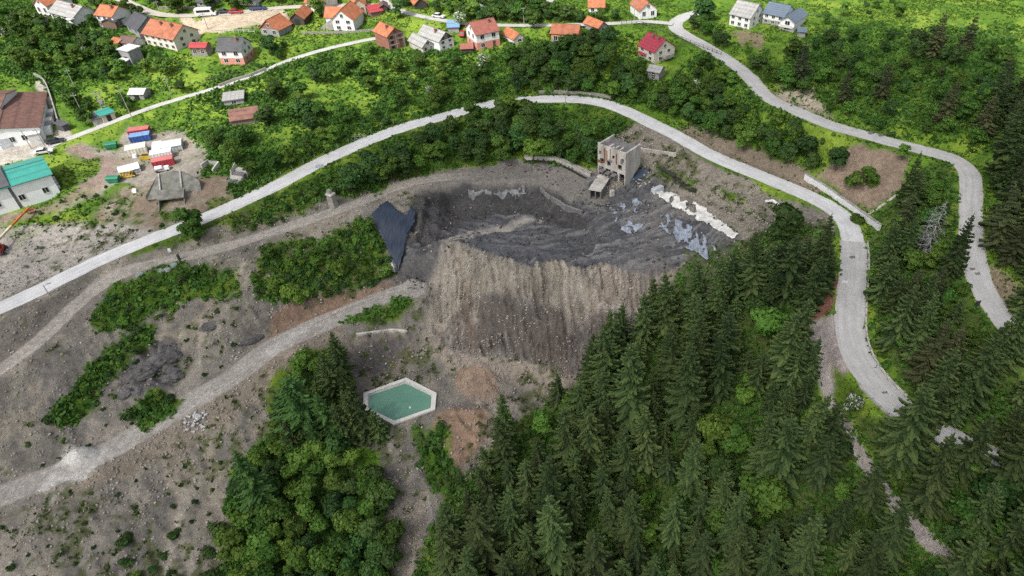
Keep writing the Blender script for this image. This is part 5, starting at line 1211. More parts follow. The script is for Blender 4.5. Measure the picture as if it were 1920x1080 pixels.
sheet('torn_membrane','streaked blue grey membrane on the lower right pit slope','membrane',[(1238,402),(1262,405),(1302,430),(1338,456),(1347,482),(1326,491),(1284,466),(1236,426)],M_BLUESHEET,lift=.3,warp=1.6,amp=.5,step=.25,seed=11,blur=6,keep=lambda X,Y: fbm(X/.8,Y/3.5,23,3) > -.15)
sheet('torn_membrane','scraps of grey white membrane below the pale slab','membrane',[(1138,392),(1165,372),(1190,372),(1215,392),(1205,432),(1180,440),(1150,420)],M_BLUESHEET,lift=.22,warp=2.0,amp=.5,step=.22,seed=13,keep=lambda X,Y: fbm(X/1.6,Y/1.6,29,3) > .07)
sheet('torn_membrane','strip of white scraps along the dark cut under the shelf','membrane',[(866,362),(905,357),(960,353),(985,352),(988,366),(950,372),(900,374),(866,378)],surf('dirty_membrane',(.21,.215,.22),.7,1.3,.4),lift=.3,warp=1.2,amp=.4,step=.22,seed=17,keep=lambda X,Y: fbm(X/1.3,Y/1.0,31,3) > -.12)
sheet('road_patch','pale square repair patch on the old grey road','patch',[(1577,525),(1592,526),(1590,532),(1575,531)],surf('pale_patch',(.62,.62,.62),.8),lift=.13,step=.15,thick=.02)
for (a, b), lab in zip(((1597,483),(1822,505),(1832,514),(1658,737),(1632,250),(1651,254)), ('dark patch on the road below the change of surface','upper of two dark patches on the far right road','lower of two dark patches on the far right road','small dark patch near the lower end of the bend','left small dark patch on the upper road','right small dark patch on the upper road')):
    sheet('asphalt_patch', lab, 'patch', [(a-6,b-2),(a+5,b-3),(a+7,b+2),(a-3,b+3)], surf('dark_patch',(.17,.17,.17),.9), lift=.125, step=.12, warp=.2, thick=.02)
# pond
M_RIM = surf('pale_rim',(.60,.585,.54),.9,.7,.12)
def pond():
    c = POND.mean(0); r = empty('concrete_basin', (c[0], c[1], PONDZ), 0, 'hexagonal pale concrete basin filled with green water', 'basin'); n = len(POND)
    Pl = POND-c; k = np.linalg.norm(Pl, axis=1)[:,None]; inn = Pl*(1-.95/k); low = Pl*(1-2.4/k)
    for nm, A, B, za, zb in (('rim', Pl, inn, .22, .22),):
        v = [(*p, -.8) for p in A]+[(*p, za) for p in A]+[(*p, zb) for p in B]+[(*p, -1.0) for p in B]; f = []
        for i in range(n):
            j = (i+1)%n
            for a in range(3): f.append((a*n+i, a*n+j, (a+1)*n+j, (a+1)*n+i))
        MB().add(v, f).build(nm, M_RIM, r)
    v = [(*p, -.0) for p in inn]+[(*p, -2.1) for p in low]; f = [(i,(i+1)%n,n+(i+1)%n,n+i) for i in range(n)]+[tuple(range(2*n-1,n-1,-1))]
    MB().add(v, f).build('lining', surf('basin_lining',(.50,.49,.45),.9,.6,.15), r)
    m, n_, l, b = new_mat('green_water'); b.inputs['Base Color'].default_value = (.052,.150,.105,1); b.inputs['Roughness'].default_value = .16; b.inputs['IOR'].default_value = 1.33
    tc = n_.new('ShaderNodeTexCoord'); bp = n_.new('ShaderNodeBump'); bp.inputs['Strength'].default_value = .12; bp.inputs['Distance'].default_value = .05; l.new(noise(n_, l, 1.6, 4, tc.outputs['Object']), bp.inputs['Height']); l.new(bp.outputs[0], b.inputs['Normal'])
    l.new(ramp(n_, l, noise(n_, l, .25, 4, tc.outputs['Object']), [(.3,(.095,.215,.155)),(.7,(.12,.25,.185))]), b.inputs['Base Color'])
    wv = [(p[0], p[1]) for p in Pl*(1-1.22/k)]; o = MB().add([(*p,0) for p in wv],[tuple(range(len(wv)))]).build('pond_water', m); o.location = (c[0],c[1],PONDZ-.32); tag(o, kind='structure')
    BLOCK.append((c[0],c[1],8.0))
    f_ = MB(); 
    bm = bmesh.new(); bmesh.ops.create_uvsphere(bm, u_segments=10, v_segments=6, radius=.22); me = bpy.data.meshes.new('float'); bm.to_mesh(me); bm.free(); me.materials.append(M_WHITE)
    q = onz(769,764,PONDZ-.32); o = bpy.data.objects.new('buoy', me); C.objects.link(o); o.location = (q[0],q[1],PONDZ-.30); tag(o,'small white float on the green water','buoy')
pond()
# ------------------------------------------------------------------ container yard
def container(Lp, Rp, dep, hpx, side, top, label, gable=False):
    P, rz, w = foot(Lp, Rp); h = height_to(P, project(P.x,P.y,P.z)[1]-hpx); r = empty('shipping_container' if not gable else 'site_cabin', P, rz, label, 'container' if not gable else 'cabin', None); W = w/2; b = MB(); n = max(6,int(w/.35))
    # corrugated long sides
    pts = []
    for k in range(n):
        x = -W+w*k/n; d = .05 if k%2 else 0; pts += [(x, d), (x+w/n*.8, d)]
    pts.append((W, 0)); q = [(x, dep-y) for x, y in reversed(pts)]
    b.prism(pts+q, .12, h-.1); b.build('body', side, r)
    if gable: MB().prism_x([(-.15,h-.1),(dep*.5,h+.45),(dep+.15,h-.1)], -W-.1, W+.1).build('roof', top, r)
    else: MB().box(-W,W,0,dep,h-.098,h+.03).build('roof', top, r)
    fr = MB()
    for x in (-W-.04, W-.1):
        for y in (-.04, dep-.1): fr.box(x,x+.14,y,y+.14,0,h+.05)
    fr.build('corner_post', side if not gable else M_FRAME, r)
    d = MB().box(W+.003,W+.06,.2,dep*.5-.03,.15,h-.2).box(W+.003,W+.06,dep*.5+.03,dep-.2,.15,h-.2).build('door', side, r)
    MB().bar((W+.1,dep*.4,.3),(W+.1,dep*.4,h-.3),.03).bar((W+.1,dep*.6,.3),(W+.1,dep*.6,h-.3),.03).build('lock_rod', M_GALV, d)
    BLOCK.append((P.x,P.y,3.5)); return r
cm = lambda nm, c: surf(nm, c, .55, 1.2, .22)
BLUE, REDC, WHT, BEI, SALM, LBLU, GRYW = cm('blue_steel',(.028,.085,.30)), cm('red_steel',(.36,.035,.05)), cm('white_steel',(.70,.70,.68)), cm('cream_steel',(.60,.56,.46)), cm('faded_red',(.52,.16,.15)), cm('pale_blue_roof',(.19,.33,.58)), cm('grey_panel',(.42,.46,.46))
container((246,269),(284,263),2.5,11,BLUE,LBLU,'blue shipping container with paler blue roof in the gravel yard')
container((243.5,258),(282,252.5),2.5,11,REDC,SALM,'red shipping container with faded roof behind the blue one')
container((239,296),(278,288.5),3.4,13,BEI,cm('cream_roof',(.66,.63,.55)),'cream container with a plain roof in front of the blue one')
container((283.5,291.5),(301,288.5),7,4,WHT,WHT,'narrow white container seen end on beside the cream one')
container((304,287.5),(343,281),4.2,10,GRYW,WHT,'white roofed site cabin with grey wall at the yard\'s right end', True)
container((289,317),(328.5,309),2.6,12,REDC,SALM,'crimson container at the lower edge of the yard')
container((284.5,303),(325,296),2.6,12,WHT,WHT,'white container standing behind the crimson one')
container((227,331.5),(265,322),3.6,8,GRYW,WHT,'pale cabin with ridged white roof at the lower left of the yard', True)
def skip(px, py, mat, label, rz, s=1.0, lid=False):
    p = at(px, py); r = empty('waste_bin' if lid else 'skip', p, rz, label, 'bin' if lid else 'skip'); a, b, h = 1.3*s, .8*s, 1.2*s
    MB().hexa([(-a*.8,-b*.85,.12),(a*.8,-b*.85,.12),(a*.8,b*.85,.12),(-a*.8,b*.85,.12),(-a,-b,h),(a,-b,h),(a,b,h),(-a,b,h)]).build('tub', mat, r)
    if lid: MB().prism_x([(-b-.05,h+.003),(b+.05,h+.003),(b*.6,h+.25),(-b*.6,h+.25)],-a-.05,a+.05).build('lid', mat, r)
    else: MB().box(-a-.06,a+.06,-b-.06,-b+.05,h+.002,h+.1).box(-a-.06,a+.06,b-.05,b+.06,h+.002,h+.1).build('rim', mat, r); MB().box(-a*.9,a*.9,-b*.9,b*.9,h+.003,h+.02).build('load', M_DARKIN, r)
    for x in (-a*.6,a*.6): MB().box(x-.12,x+.12,-b*.8,b*.8,-.1,.118).build('foot', M_STEEL, r)
GRN = cm('green_plastic',(.02,.20,.11)); YEL = cm('yellow_paint',(.62,.42,.03))
skip(276,298,YEL,'yellow skip between the cream and white containers',R(10),.95)
skip(211,277,GRN,'teal green waste bin at the upper left of the yard',R(18),1.1,True)
skip(215,341,GRN,'green waste bin beside the yellow machine frame',R(8),1.1,True)
def frame_machine():
    p = at(239,334); r = empty('lift_frame', p, R(15), 'yellow steel machine frame lying in the gravel yard', 'machine')
    MB().box(-1.9,1.9,-.1,.1,.3,.55).box(-1.9,1.9,.9,1.1,.3,.55).box(-1.9,-1.7,.1,.9,.3,.55).build('chassis', YEL, r)
    b = MB(); 
    for k in range(5): b.bar((-1.6+.7*k,0,.55),(-1.2+.7*k,.5,1.5),.06); b.bar((-1.2+.7*k,.5,1.5),(-.9+.7*k,1,.55),.06)
    b.bar((-1.2,.5,1.5),(1.7,.5,1.6),.08).build('lattice', YEL, r); MB().box(.9,1.8,.2,.8,.55,1.25).build('motor_box', surf('black_motor',(.03,.03,.03),.6), r)
    for x in (-1.4,1.4): MB().bar((x,-.15,.25),(x,1.15,.25),.25,n=10).build('wheel', M_BLACK, r)
frame_machine()
def silo():
    p = at(307,321); r = empty('mixer_plant', p, R(15), 'white grey tangle of machinery in front of the crimson container', 'machine')
    MB().box(-2,1.7,-.5,.4,.3,.6).build('frame', M_GALV, r); MB().bar((-1.6,0,1.0),(.1,0,1.2),.55,.5,10).build('drum', M_WHITE, r); MB().box(.5,1.6,-.4,.3,.6,1.4).build('engine_box', M_WHITE, r)
    for x in (-1.4,1.2): MB().bar((x,-.6,.3),(x,.5,.3),.3,n=10).build('wheel', M_BLACK, r)
silo()
lump('white_box','small white box on the bare slope below the yard','box',253,359,(1,1,.7),R(10),M_WHITE,5,.03,.1)
lump('white_box','small white tank beside the cream container','box',254,295,(1.2,.8,1.0),R(10),M_WHITE,6,.1,.1)
# tunnel mouth
M_PORT = surf('mossy_concrete', (.20,.195,.175), .95, .7, .4, bump=.5, col2=(.085,.09,.07))
def portal():
    P, rz, w = foot((296,381),(358,374)); r = empty('tunnel_portal', P, rz, 'weathered concrete tunnel mouth with canopy in the bare slope', 'portal'); W = w/2
    hd = MB(); y0, y1, zb, zt = 1.5, 6.0, .8, 4.6
    prof = [(-W*1.75,.10),(-W*.95,.95),(0,1.08),(W*.55,1.0),(W*1.55,.55),(W*1.6,.30)]
    v = []; 
    for x, k in prof: v += [(x, y0+.2, zb-.6), (x, y0+(y1-y0)*k, zb+(zt-zb)*k), (x, y0+(y1-y0)*k+.5, zb+(zt-zb)*k-.3), (x, y0+.8, zb-1.5)]
    f = [(0,1,2,3),(len(v)-1,len(v)-2,len(v)-3,len(v)-4)]
    for k in range(len(prof)-1):
        for i in range(4): f.append((4*k+i,4*k+(i+1)%4,4*k+4+(i+1)%4,4*k+4+i))
    hd.add(v, f).build('headwall', M_PORT, r)
    for x, k in ((-W*.85,1.0),(W*.45,1.03)): MB().bar((x,y0-.1,zb-.4),(x,y0+(y1-y0)*k-.1,zb+(zt-zb)*k+.1),.22,n=4).build('rib', M_CONC, r)
    MB().hexa([(-W*.85,-1.0,1.2),(W*.75,-1.0,1.2),(W*.75,1.6,2.3),(-W*.85,1.6,2.3),(-W*.85,-1.0,1.45),(W*.75,-1.0,1.45),(W*.75,1.6,2.55),(-W*.85,1.6,2.55)]).build('canopy', M_PORT, r)
    for x in (-W*.85, W*.75-.25): MB().hexa([(x,-2.8,-1.6),(x+.25,-2.8,-1.6),(x+.25,1.5,-1.6),(x,1.5,-1.6),(x,-2.8,-.5),(x+.25,-2.8,-.5),(x+.25,1.5,2.28),(x,1.5,2.28)]).build('wing_wall', M_PORT, r)
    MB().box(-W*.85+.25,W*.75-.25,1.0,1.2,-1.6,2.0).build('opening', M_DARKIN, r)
    BLOCK.append((P.x,P.y,5.5))
portal()
def ruinlet(px, py, label, kind):
    p = at(px, py); r = empty('ruin_remains', p, R(-15), label, 'ruin')
    if kind == 0:
        MB().box(-1.8,-1.5,-1.2,1.4,-.5,1.6).build('side_wall', M_CONC2, r); MB().hexa([(1.2,-1.3,-.5),(1.6,-1.3,-.5),(1.6,1.4,-.5),(1.2,1.4,-.5),(1.2,-1.3,.6),(1.6,-1.3,.6),(1.6,1.4,1.5),(1.2,1.4,1.5)]).build('side_wall', M_CONC2, r); MB().box(-1.5,1.2,1.1,1.4,-.5,1.4).build('back_wall', M_CONC, r)
    else:
        for k in range(4): MB().box(-1.6+.2*k,1.6+.15*k,-2.2+1.1*k,-1.12+1.1*k,-.6,.3+.55*k).build('step', M_CONC2 if k%2 else M_DCONC, r)
        MB().hexa([(-1.9,-.5,0),(-1.5,-.5,0),(-1.5,2.3,0),(-1.9,2.3,0),(-1.8,.2,1.8),(-1.5,.2,2.2),(-1.5,2.3,3.1),(-1.9,2.3,2.9)]).build('broken_wall', M_CONC2, r)
    BLOCK.append((p.x,p.y,2.5))
ruinlet(397,316,'open concrete box ruin right of the tunnel mouth',0); ruinlet(447,335,'stepped broken concrete ruin beside the bushes above the road',1)
def pillar():
    p = at(626,387); h = height_to(p, 356); r = empty('stone_pillar', p, R(-25), 'tall weathered stone pillar between road and dirt track', 'pillar')
    MB().hexa([(-1.0,-.8,-.6),(1.0,-.8,-.6),(1.0,.8,-.6),(-1.0,.8,-.6),(-.8,-.65,h*.72),(.8,-.65,h*.72),(.8,.65,h*.72),(-.8,.65,h*.72)]).build('shaft', WALLS['stone'], r, .06)
    MB().hexa([(-.95,-.8,h*.72+.002),(.95,-.8,h*.72+.002),(.95,.8,h*.72+.002),(-.95,.8,h*.72+.002),(-.9,-.75,h*.8),(.9,-.75,h*.8),(.9,.75,h*.8),(-.9,.75,h*.8)]).build('ledge', M_CONC2, r)
    MB().hexa([(-.6,-.5,h*.8+.002),(.5,-.5,h*.8+.002),(.5,.5,h*.8+.002),(-.6,.5,h*.8+.002),(-.45,-.4,h),(.3,-.4,h*.97),(.3,.4,h*.95),(-.45,.4,h)]).build('cap', WALLS['stone'], r)
pillar()
def hut_small(px, py):
    p = at(px, py); o = MB().box(-.9,.9,-.7,.7,-.2,.5).build('manhole', M_CONC); return o
# boom lift at the left edge
def boom():
    p = at(-2,474); r = empty('boom_lift', p, R(20), 'orange and cream boom lift reaching up at the left edge', 'boom lift')
    OR = cm('orange_paint',(.50,.13,.03)); RD = cm('red_machine',(.33,.03,.02)); e = at(60,401); e = e+Vector((0,0,1.6)); q = Matrix.Rotation(-R(20),3,'Z')@(e-p)
    MB().box(-1.2,1.2,-1.6,1.6,.5,1.2).build('chassis', RD, r, .08); MB().box(-.8,.8,-1.2,1.2,1.202,2.2).build('turret', RD, r, .1)
    for x in (-1.25,1.25):
        for y in (-1.1,1.1): MB().bar((x-.2,y,.45),(x+.2,y,.45),.48,n=12).build('wheel', M_BLACK, r)
    a = Vector((0,0,2.2)); m = a.lerp(q,.5); MB().bar(a,m,.32,.30,4).build('lower_boom', cm('cream_boom',(.60,.50,.36)), r); MB().bar(m+Vector((0,0,.03)),q,.28,.22,4).build('upper_boom', OR, r)
    k = MB(); 
    for x in (-.8,.8):
        for y in (-.4,.4): k.bar(q+Vector((x,y,-.5)), q+Vector((x,y,.6)),.04,n=4)
    k.box(q.x-.85,q.x+.85,q.y-.45,q.y+.45,q.z-.6,q.z-.5).build('basket', RD, r)
boom()
# ------------------------------------------------------------------ vehicles
def car(px, py, rz, paint, label, kind='car', name='parked_car'):
    p = at(px, py); p.z += .02; r = empty(name, p, rz, label, kind if kind != 'pickup' else 'pickup')
    L, Wd, h1, h2 = {'car':(4.3,1.75,.85,1.42),'van':(6.2,2.05,1.25,2.55),'pickup':(5.2,1.85,1.0,1.75)}[kind]; a = L/2; w = Wd/2
    if kind == 'van': prof = [(-a,.35),(a,.35),(a,1.0),(a*.80,1.25),(a*.62,h2*.93),(a*.5,h2),(-a*.96,h2),(-a,h2*.9)]
    else: prof = [(-a,.32),(a,.32),(a*1.0,h1*.72),(a*.93,h1*.85),(a*.45,h1),(-a*.9,h1*1.02),(-a,h1*.9)]
    MB().prism_y([(x,z) for x,z in prof], -w, w).build('body', paint, r, .07)
    if kind == 'van':
        for s in (-1,1): MB().box(-a*.8,a*.52,s*w-.012,s*w+.012,h2*.56,h2*.84).build('side_window', M_GLASS, r)
        MB().hexa([(a*.815,-w*.85,1.28),(a*.815,w*.85,1.28),(a*.64,w*.85,h2*.90),(a*.64,-w*.85,h2*.90),(a*.835,-w*.85,1.30),(a*.835,w*.85,1.30),(a*.66,w*.85,h2*.92),(a*.66,-w*.85,h2*.92)]).build('windscreen', M_GLASS, r)
    else:
        x0, x1 = (-a*.72, a*.28) if kind == 'car' else (-a*.15, a*.42)
        MB().hexa([(x0,-w*.93,h1*.98),(x1+.35,-w*.93,h1*.98),(x1+.35,w*.93,h1*.98),(x0,w*.93,h1*.98),(x0+.35,-w*.78,h2-.06),(x1-.35,-w*.78,h2-.06),(x1-.35,w*.78,h2-.06),(x0+.35,w*.78,h2-.06)]).build('cabin_glass', M_GLASS, r)
        MB().hexa([(x0+.32,-w*.80,h2-.058),(x1-.32,-w*.80,h2-.058),(x1-.32,w*.80,h2-.058),(x0+.32,w*.80,h2-.058),(x0+.5,-w*.7,h2),(x1-.5,-w*.7,h2),(x1-.5,w*.7,h2),(x0+.5,w*.7,h2)]).build('roof', paint, r)
        if kind == 'pickup': MB().box(-a*.92,-a*.2,-w*.85,w*.85,h1*1.022,h1*1.03).build('cargo_bed', M_DARKIN, r)
    for x in (-a*.62,a*.62):
        for s in (-1,1): wl_ = MB().bar((x,s*(w-.1),.33),(x,s*(w+.06),.33),.33,n=12).build('wheel', M_BLACK, r); MB().bar((x,s*(w+.061),.33),(x,s*(w+.075),.33),.18,n=10).build('rim', M_GALV, wl_)
    for s in (-1,1): MB().box(a-.05,a+.02,s*w*.7-.18,s*w*.7+.18,.58,.72).build('headlight', M_FRAME, r)
    BLOCK.append((p.x,p.y,1.8)); return r
cp_ = lambda nm, c: surf(nm, c, .28, .5, .06)
car(84,287,R(24),cp_('white_car_paint',(.62,.63,.64)),'white car parked on the lane beside the teal roofed warehouse')
car(106,268,R(28),cp_('black_car_paint',(.02,.02,.022)),'black car parked in front of the white workshop')
car(388,30,R(14),cp_('white_van_paint',(.72,.72,.72)),'long white van parked on the sandy strip','van','parked_van')
car(421,25,R(12),cp_('dark_car_paint',(.03,.03,.04)),'dark car parked between the white van and the red car')
car(443,25,R(6),cp_('red_car_paint',(.45,.02,.02)),'red car parked on the sandy strip near the top')
car(485,19,R(8),cp_('navy_paint',(.03,.045,.12)),'dark blue pickup parked right of the red car','pickup','parked_pickup')
car(823,33,R(-20),cp_('white_wreck',(.60,.60,.58)),'old white car standing in the rubble beside the village road')
car(869,66,R(80),cp_('red_tractor',(.40,.03,.03)),'small red vehicle parked beside the tall pink and white house')
# ------------------------------------------------------------------ poles
M_POLE = surf('grey_pole', (.34,.33,.31), .8, 2, .2)
def pole(base, topv, label, kind='utility', rz=0.3, group=None):
    p = at(*base); h = max(2.0, height_to(p, topv)); r = empty('utility_pole' if kind != 'lamp' else 'street_lamp', p, rz, label, 'pole' if kind != 'lamp' else 'street lamp', group)
    if kind == 'H':
        for x in (-.5,.5): MB().bar((x,0,-.6),(x*.8,0,h),.14,.10,8).build('post', M_POLE, r)
        MB().box(-1.6,1.6,-.08,.08,h-.5,h-.35).box(-1,1,-.07,.07,h*.55,h*.55+.12).build('crossarm', M_POLE, r); MB().box(-.45,.45,-.35,.35,h*.4,h*.52).build('transformer', M_GALV, r)
    else:
        MB().bar((0,0,-.6),(0,0,h),.13,.08,8).build('post', M_POLE, r)
        if kind == 'lamp': MB().bar((0,0,h-.05),(1.1,0,h+.15),.045,.04,6).build('arm', M_POLE, r); MB().box(.8,1.5,-.12,.12,h+.1,h+.22).build('lamp_head', M_GALV, r)
        else:
            MB().box(-.7,.7,-.06,.06,h-.55,h-.43).build('crossarm', M_POLE, r)
            for x in (-.6,0,.6): MB().bar((x,0,h-.43),(x,0,h-.22),.05,n=6).build('insulator', M_FRAME, r)
pole((198,209),172,'double timber pole with transformer behind the teal roofed shelter','H')
pole((248,222),166,'tall pole at the lane right of the teal roofed shelter'); pole((322,178),146,'grey pole in the meadow right of the ramshackle hut')
pole((160,222),176,'thin pole on the grass beside the courtyard drive'); pole((59,279),243,'pole in front of the white workshop'); pole((96,295),241,'tall pole beside the white parked car')
pole((1061,199),173,'slim street lamp at the top of the pale road curve','lamp',1.2); pole((983,46),13,'pole beside the village road at the top'); pole((1189,37),4,'pole left of the white house at the road fork')
pole((390,55),24,'pole in front of the white van'); pole((299,21),1,'pole near the upper left bend of the drive'); pole((800,44),32,'short pole on the village road above the grey cottage'); pole((141,164),130,'pole among the trees in the left meadow')
pole((92,552),535,'leaning short post with sign box beside the pale road','lamp',.4)
pmesh = MB().bar((0,0,-.3),(0,0,1.25),.05,n=6).mesh('marker_post', M_POLE)
Lr2, w2 = ROADS['lower_road']; T = np.gradient(Lr2[:,:2],axis=0); T /= np.linalg.norm(T,axis=1)[:,None]; k0, k1 = int(tpar(150,508)*nL), int(tpar(760,238)*nL)
for k in range(k0, k1, 4):
    o = bpy.data.objects.new('marker_post', pmesh); C.objects.link(o); q = Lr2[k]; sgn = side_out
    o.location = (q[0]+T[k,1]*sgn*(w2/2+.5), q[1]-T[k,0]*sgn*(w2/2+.5), q[2]); tag(o,'thin grey marker post along the near edge of the pale road','post','marker posts along the pale road')
# odds and ends
def pipe_l():
    p = at(1448,381); r = empty('white_pipe', p, R(-25), 'bent white pipe lying beside the road shoulder', 'pipe')
    MB().bar((-1.6,-.5,.35),(0,.5,.45),.34,n=10).build('pipe_section', M_WHITE, r); MB().bar((0,.5,.45),(1.7,-.7,.35),.34,n=10).build('pipe_section', M_WHITE, r)
pipe_l()
def conveyor():
    a, b = at(1236,318), at(1266,334); p = a.copy(); r = empty('conveyor', p, 0, 'black collapsed conveyor beam on the slope right of the ruined building', 'conveyor'); d = b-a
    MB().bar((0,0,.7),d+Vector((0,0,.6)),.35,n=4).build('beam', M_STEEL, r); MB().bar((0,.5,.3),d*.9+Vector((0,.5,.2)),.15,n=5).build('side_rail', M_STEEL, r); MB().bar(d*.2+Vector((0,0,-.4)),d*.2+Vector((.2,0,.6)),.1,n=5).build('leg', M_STEEL, r)
conveyor()
sheet('rubber_heap','torn black rubber sheeting below the collapsed conveyor','rubber',[(1262,332),(1285,342),(1308,356),(1300,364),(1280,354),(1258,340)],M_BLACK,lift=.35,warp=1.0,amp=.8,step=.22,seed=41,keep=lambda X,Y: fbm(X/1.0,Y/1.0,43,3) > -.12)
def gate():
    p = at(676,262); r = empty('road_barrier', p, R(20), 'open grey metal gate frame beside the pale road in the bushes', 'gate'); g = MB(); 
    for x in (-1.4,1.4): g.bar((x,0,-.2),(x,0,1.6),.06)
    for z in (.4,1.0,1.55): g.bar((-1.4,0,z),(1.4,0,z),.04)
    g.build('gate_frame', M_GALV, r)
gate()
lump('pale_panel','pale blue grey panel lying at the road edge','panel',600,312,(2.2,1.6,.3),R(25),surf('pale_panel',(.40,.47,.50),.4,.8,.2),9,.02,.1)
for k, (a, b, lab) in enumerate(((303,508,'leftmost flat concrete cover on the green knoll'),(316,505,'middle flat concrete cover on the green knoll'),(326,498,'rightmost flat concrete cover on the green knoll'),(262,516,'grey flat slab at the left end of the green knoll'))):
    p = at(a, b); r = empty('manhole', p, 0, lab, 'manhole'); MB().bar((0,0,-.2),(0,0,.3),.75,n=14).build('ring', M_CONC, r); MB().bar((0,0,.302),(0,0,.4),.6,n=14).build('cover', surf('green_cover',(.22,.30,.25),.7,1,.2), r)
lump('dark_marker','small dark box standing on the dirt track edge','box',337,487,(.5,.5,1.6),R(10),M_STEEL,12,.02,.1)
lump('boundary_stone','white boundary stone beside the dirt track','stone',319,471,(.7,.5,.8),R(15),M_WHITE,13,.05,.1)
lump('picnic_board','dark upright signboard by the right road','sign',1831,575,(.9,.15,1.5),R(10),M_STEEL,14,.01,.1)
def outcrop(px, py, dims, rz, label, seed):
    p = at(px, py); bm = bmesh.new(); bmesh.ops.create_icosphere(bm, subdivisions=4, radius=1); a, b, c = dims
    co = np.array([v.co[:] for v in bm.verts]); q = co*np.array(dims)
    d = np.abs(fbm(q[:,0]/1.5+seed*7, q[:,1]/1.5+q[:,2]*1.3, seed, 4))*1.3 + np.round(fbm(q[:,0]/2.5-seed, q[:,2]/.7+q[:,1]/3, seed+4, 3)*5)/5*.7
    for v, k, e in zip(bm.verts, q, d): n_ = Vector(k).normalized(); v.co = Vector(k)+n_*float(e)
    me = bpy.data.meshes.new('rock_outcrop'); bm.to_mesh(me); bm.free(); me.materials.append(M_ROCK); o = bpy.data.objects.new('rock_outcrop', me); C.objects.link(o); o.location = p+Vector((0,0,-c*.35)); o.rotation_euler = (0,0,rz); tag(o, label, 'rock')
M_ROCK = surf('dark_rock', (.125,.118,.115), .95, .8, .4, bump=.8)
outcrop(262,700,(3.2,1.6,1.5),R(35),'large dark rock outcrop in the middle of the spoil slope',1); outcrop(305,672,(3.4,1.5,1.6),R(30),'dark rock ledge right of the large outcrop',2); outcrop(240,735,(2.2,1.3,1.1),R(50),'small dark rock outcrop at the lower left of the ledge',3); outcrop(325,705,(2.0,1.2,1.0),R(20),'low dark rock below the right hand ledge',4); outcrop(395,610,(2.4,.9,.8),R(25),'low grey rock rib above the haul road bank',5); outcrop(470,636,(2.6,.9,.8),R(30),'brown grey rock rib beside the haul road',6)
sheet('blue_liner','blue grey liner lying in the shadow right of the ruined building','liner',[(1176,335),(1200,318),(1222,318),(1214,330),(1184,346)],surf('slate_liner',(.05,.075,.12),.5,.8,.3),lift=.3,warp=.5,amp=.3,step=.25,seed=51,blur=6)
# rubble pile of single blocks
def rubble(px, py, n, spread, size, mat, label, group, name='rubble_block', seed=3):
    r_ = random.Random(seed); p = at(px, py); ms = []
    for k in range(5):
        bm = bmesh.new(); bmesh.ops.create_icosphere(bm, subdivisions=1, radius=1)
        for v in bm.verts: v.co *= r_.uniform(.6,1.15); v.co.z *= .7
        me = bpy.data.meshes.new(name); bm.to_mesh(me); bm.free(); me.materials.append(mat); ms.append(me)
    for k in range(n):
        a = r_.uniform(0,6.28); d = r_.random()**.6*spread; x, y = p.x+math.cos(a)*d*1.3, p.y+math.sin(a)*d
        o = bpy.data.objects.new(name, ms[k%5]); C.objects.link(o); s = size*r_.uniform(.5,1.3); o.scale = (s*r_.uniform(.8,1.4), s, s*r_.uniform(.7,1)); o.rotation_euler = (0,0,r_.uniform(0,6))
        o.location = (x, y, float(core_h(np.array([x]),np.array([y]))[0])+max(0,(1-d/spread))*spread*.35+s*.2); tag(o, label, 'rubble', group)
rubble(368,790,46,1.9,.34,surf('pale_rubble',(.46,.46,.46),.9,2,.25),'pale broken block in the rubble pile on the haul road','blocks of the rubble pile')
rubble(1140,392,26,2.6,.34,M_DCONC,'dark concrete chunk in the debris below the open fronted bunker','chunks of debris below the bunker',seed=8)
rubble(1205,338,20,2.4,.3,M_CONC2,'pale concrete chunk in the debris right of the ruined building','chunks of debris by the ruined building',seed=9)
# ------------------------------------------------------------------ single remarkable trees first
def tip(key, px, py, scale, label, var=0, sq=1.0, name=None):
    h = PROTO[key][var % len(PROTO[key])][2]*scale; p = at(px, py, h); SPOTS.append((p.x, p.y)); plant(key, p-Vector((0,0,.1)), scale, label, None, var, (0,0), sq, True)
def mid(key, px, py, scale, label, var=0, sq=1.0):
    h = PROTO[key][var % len(PROTO[key])][2]*scale; p = at(px, py, h*.5); SPOTS.append((p.x, p.y)); plant(key, p-Vector((0,0,.1)), scale, label, None, var, (0,0), sq, True)
rgd = np.random.default_rng(77); dm = dead_mesh(rgd, 13, 3.4)
def dead(px, py, h, label, lean=0, s=1.0):
    p = at(px, py, h); r = empty('dead_spruce', p, PRG.uniform(0,6), label, 'dead tree'); k = h/13; r.scale = (k*s,k*s,k); r.rotation_euler[1] = lean
    if not hasattr(dead,'m'): dead.m = dm.mesh('branches', M_DEADWOOD); dead.t = trunk_mesh(12.8, .2, M_DEADWOOD, rgd)
    link(bpy.data.objects.new('branches', dead.m), r); link(bpy.data.objects.new('trunk', dead.t), r); SPOTS.append((p.x,p.y))
dead(1772,372,14,'big bare grey dead spruce standing before the upper road',.05,1.25); dead(803,928,8.5,'small bare grey dead spruce at the gully edge'); dead(1752,385,11,'thin bare dead spruce left of the big dead one',-.05)
tip('fir',535,702,1.15,'large bright green fir rising left of the green basin',0,1.3); tip('fir',515,735,.9,'green fir tucked left of the large bright fir',1,1.2)
tip('spruce',597,655,.95,'dark spruce at the upper left of the basin',0); tip('spruce',668,748,.85,'olive spruce at the lower left corner of the basin',3,1.1); tip('spruce',697,768,.8,'olive spruce overlapping the edge of the basin',6,1.1); tip('spruce',625,760,.8,'dark spruce behind the basin spruces',1); tip('spruce',640,735,.75,'slim dark spruce left of the basin rim',2)
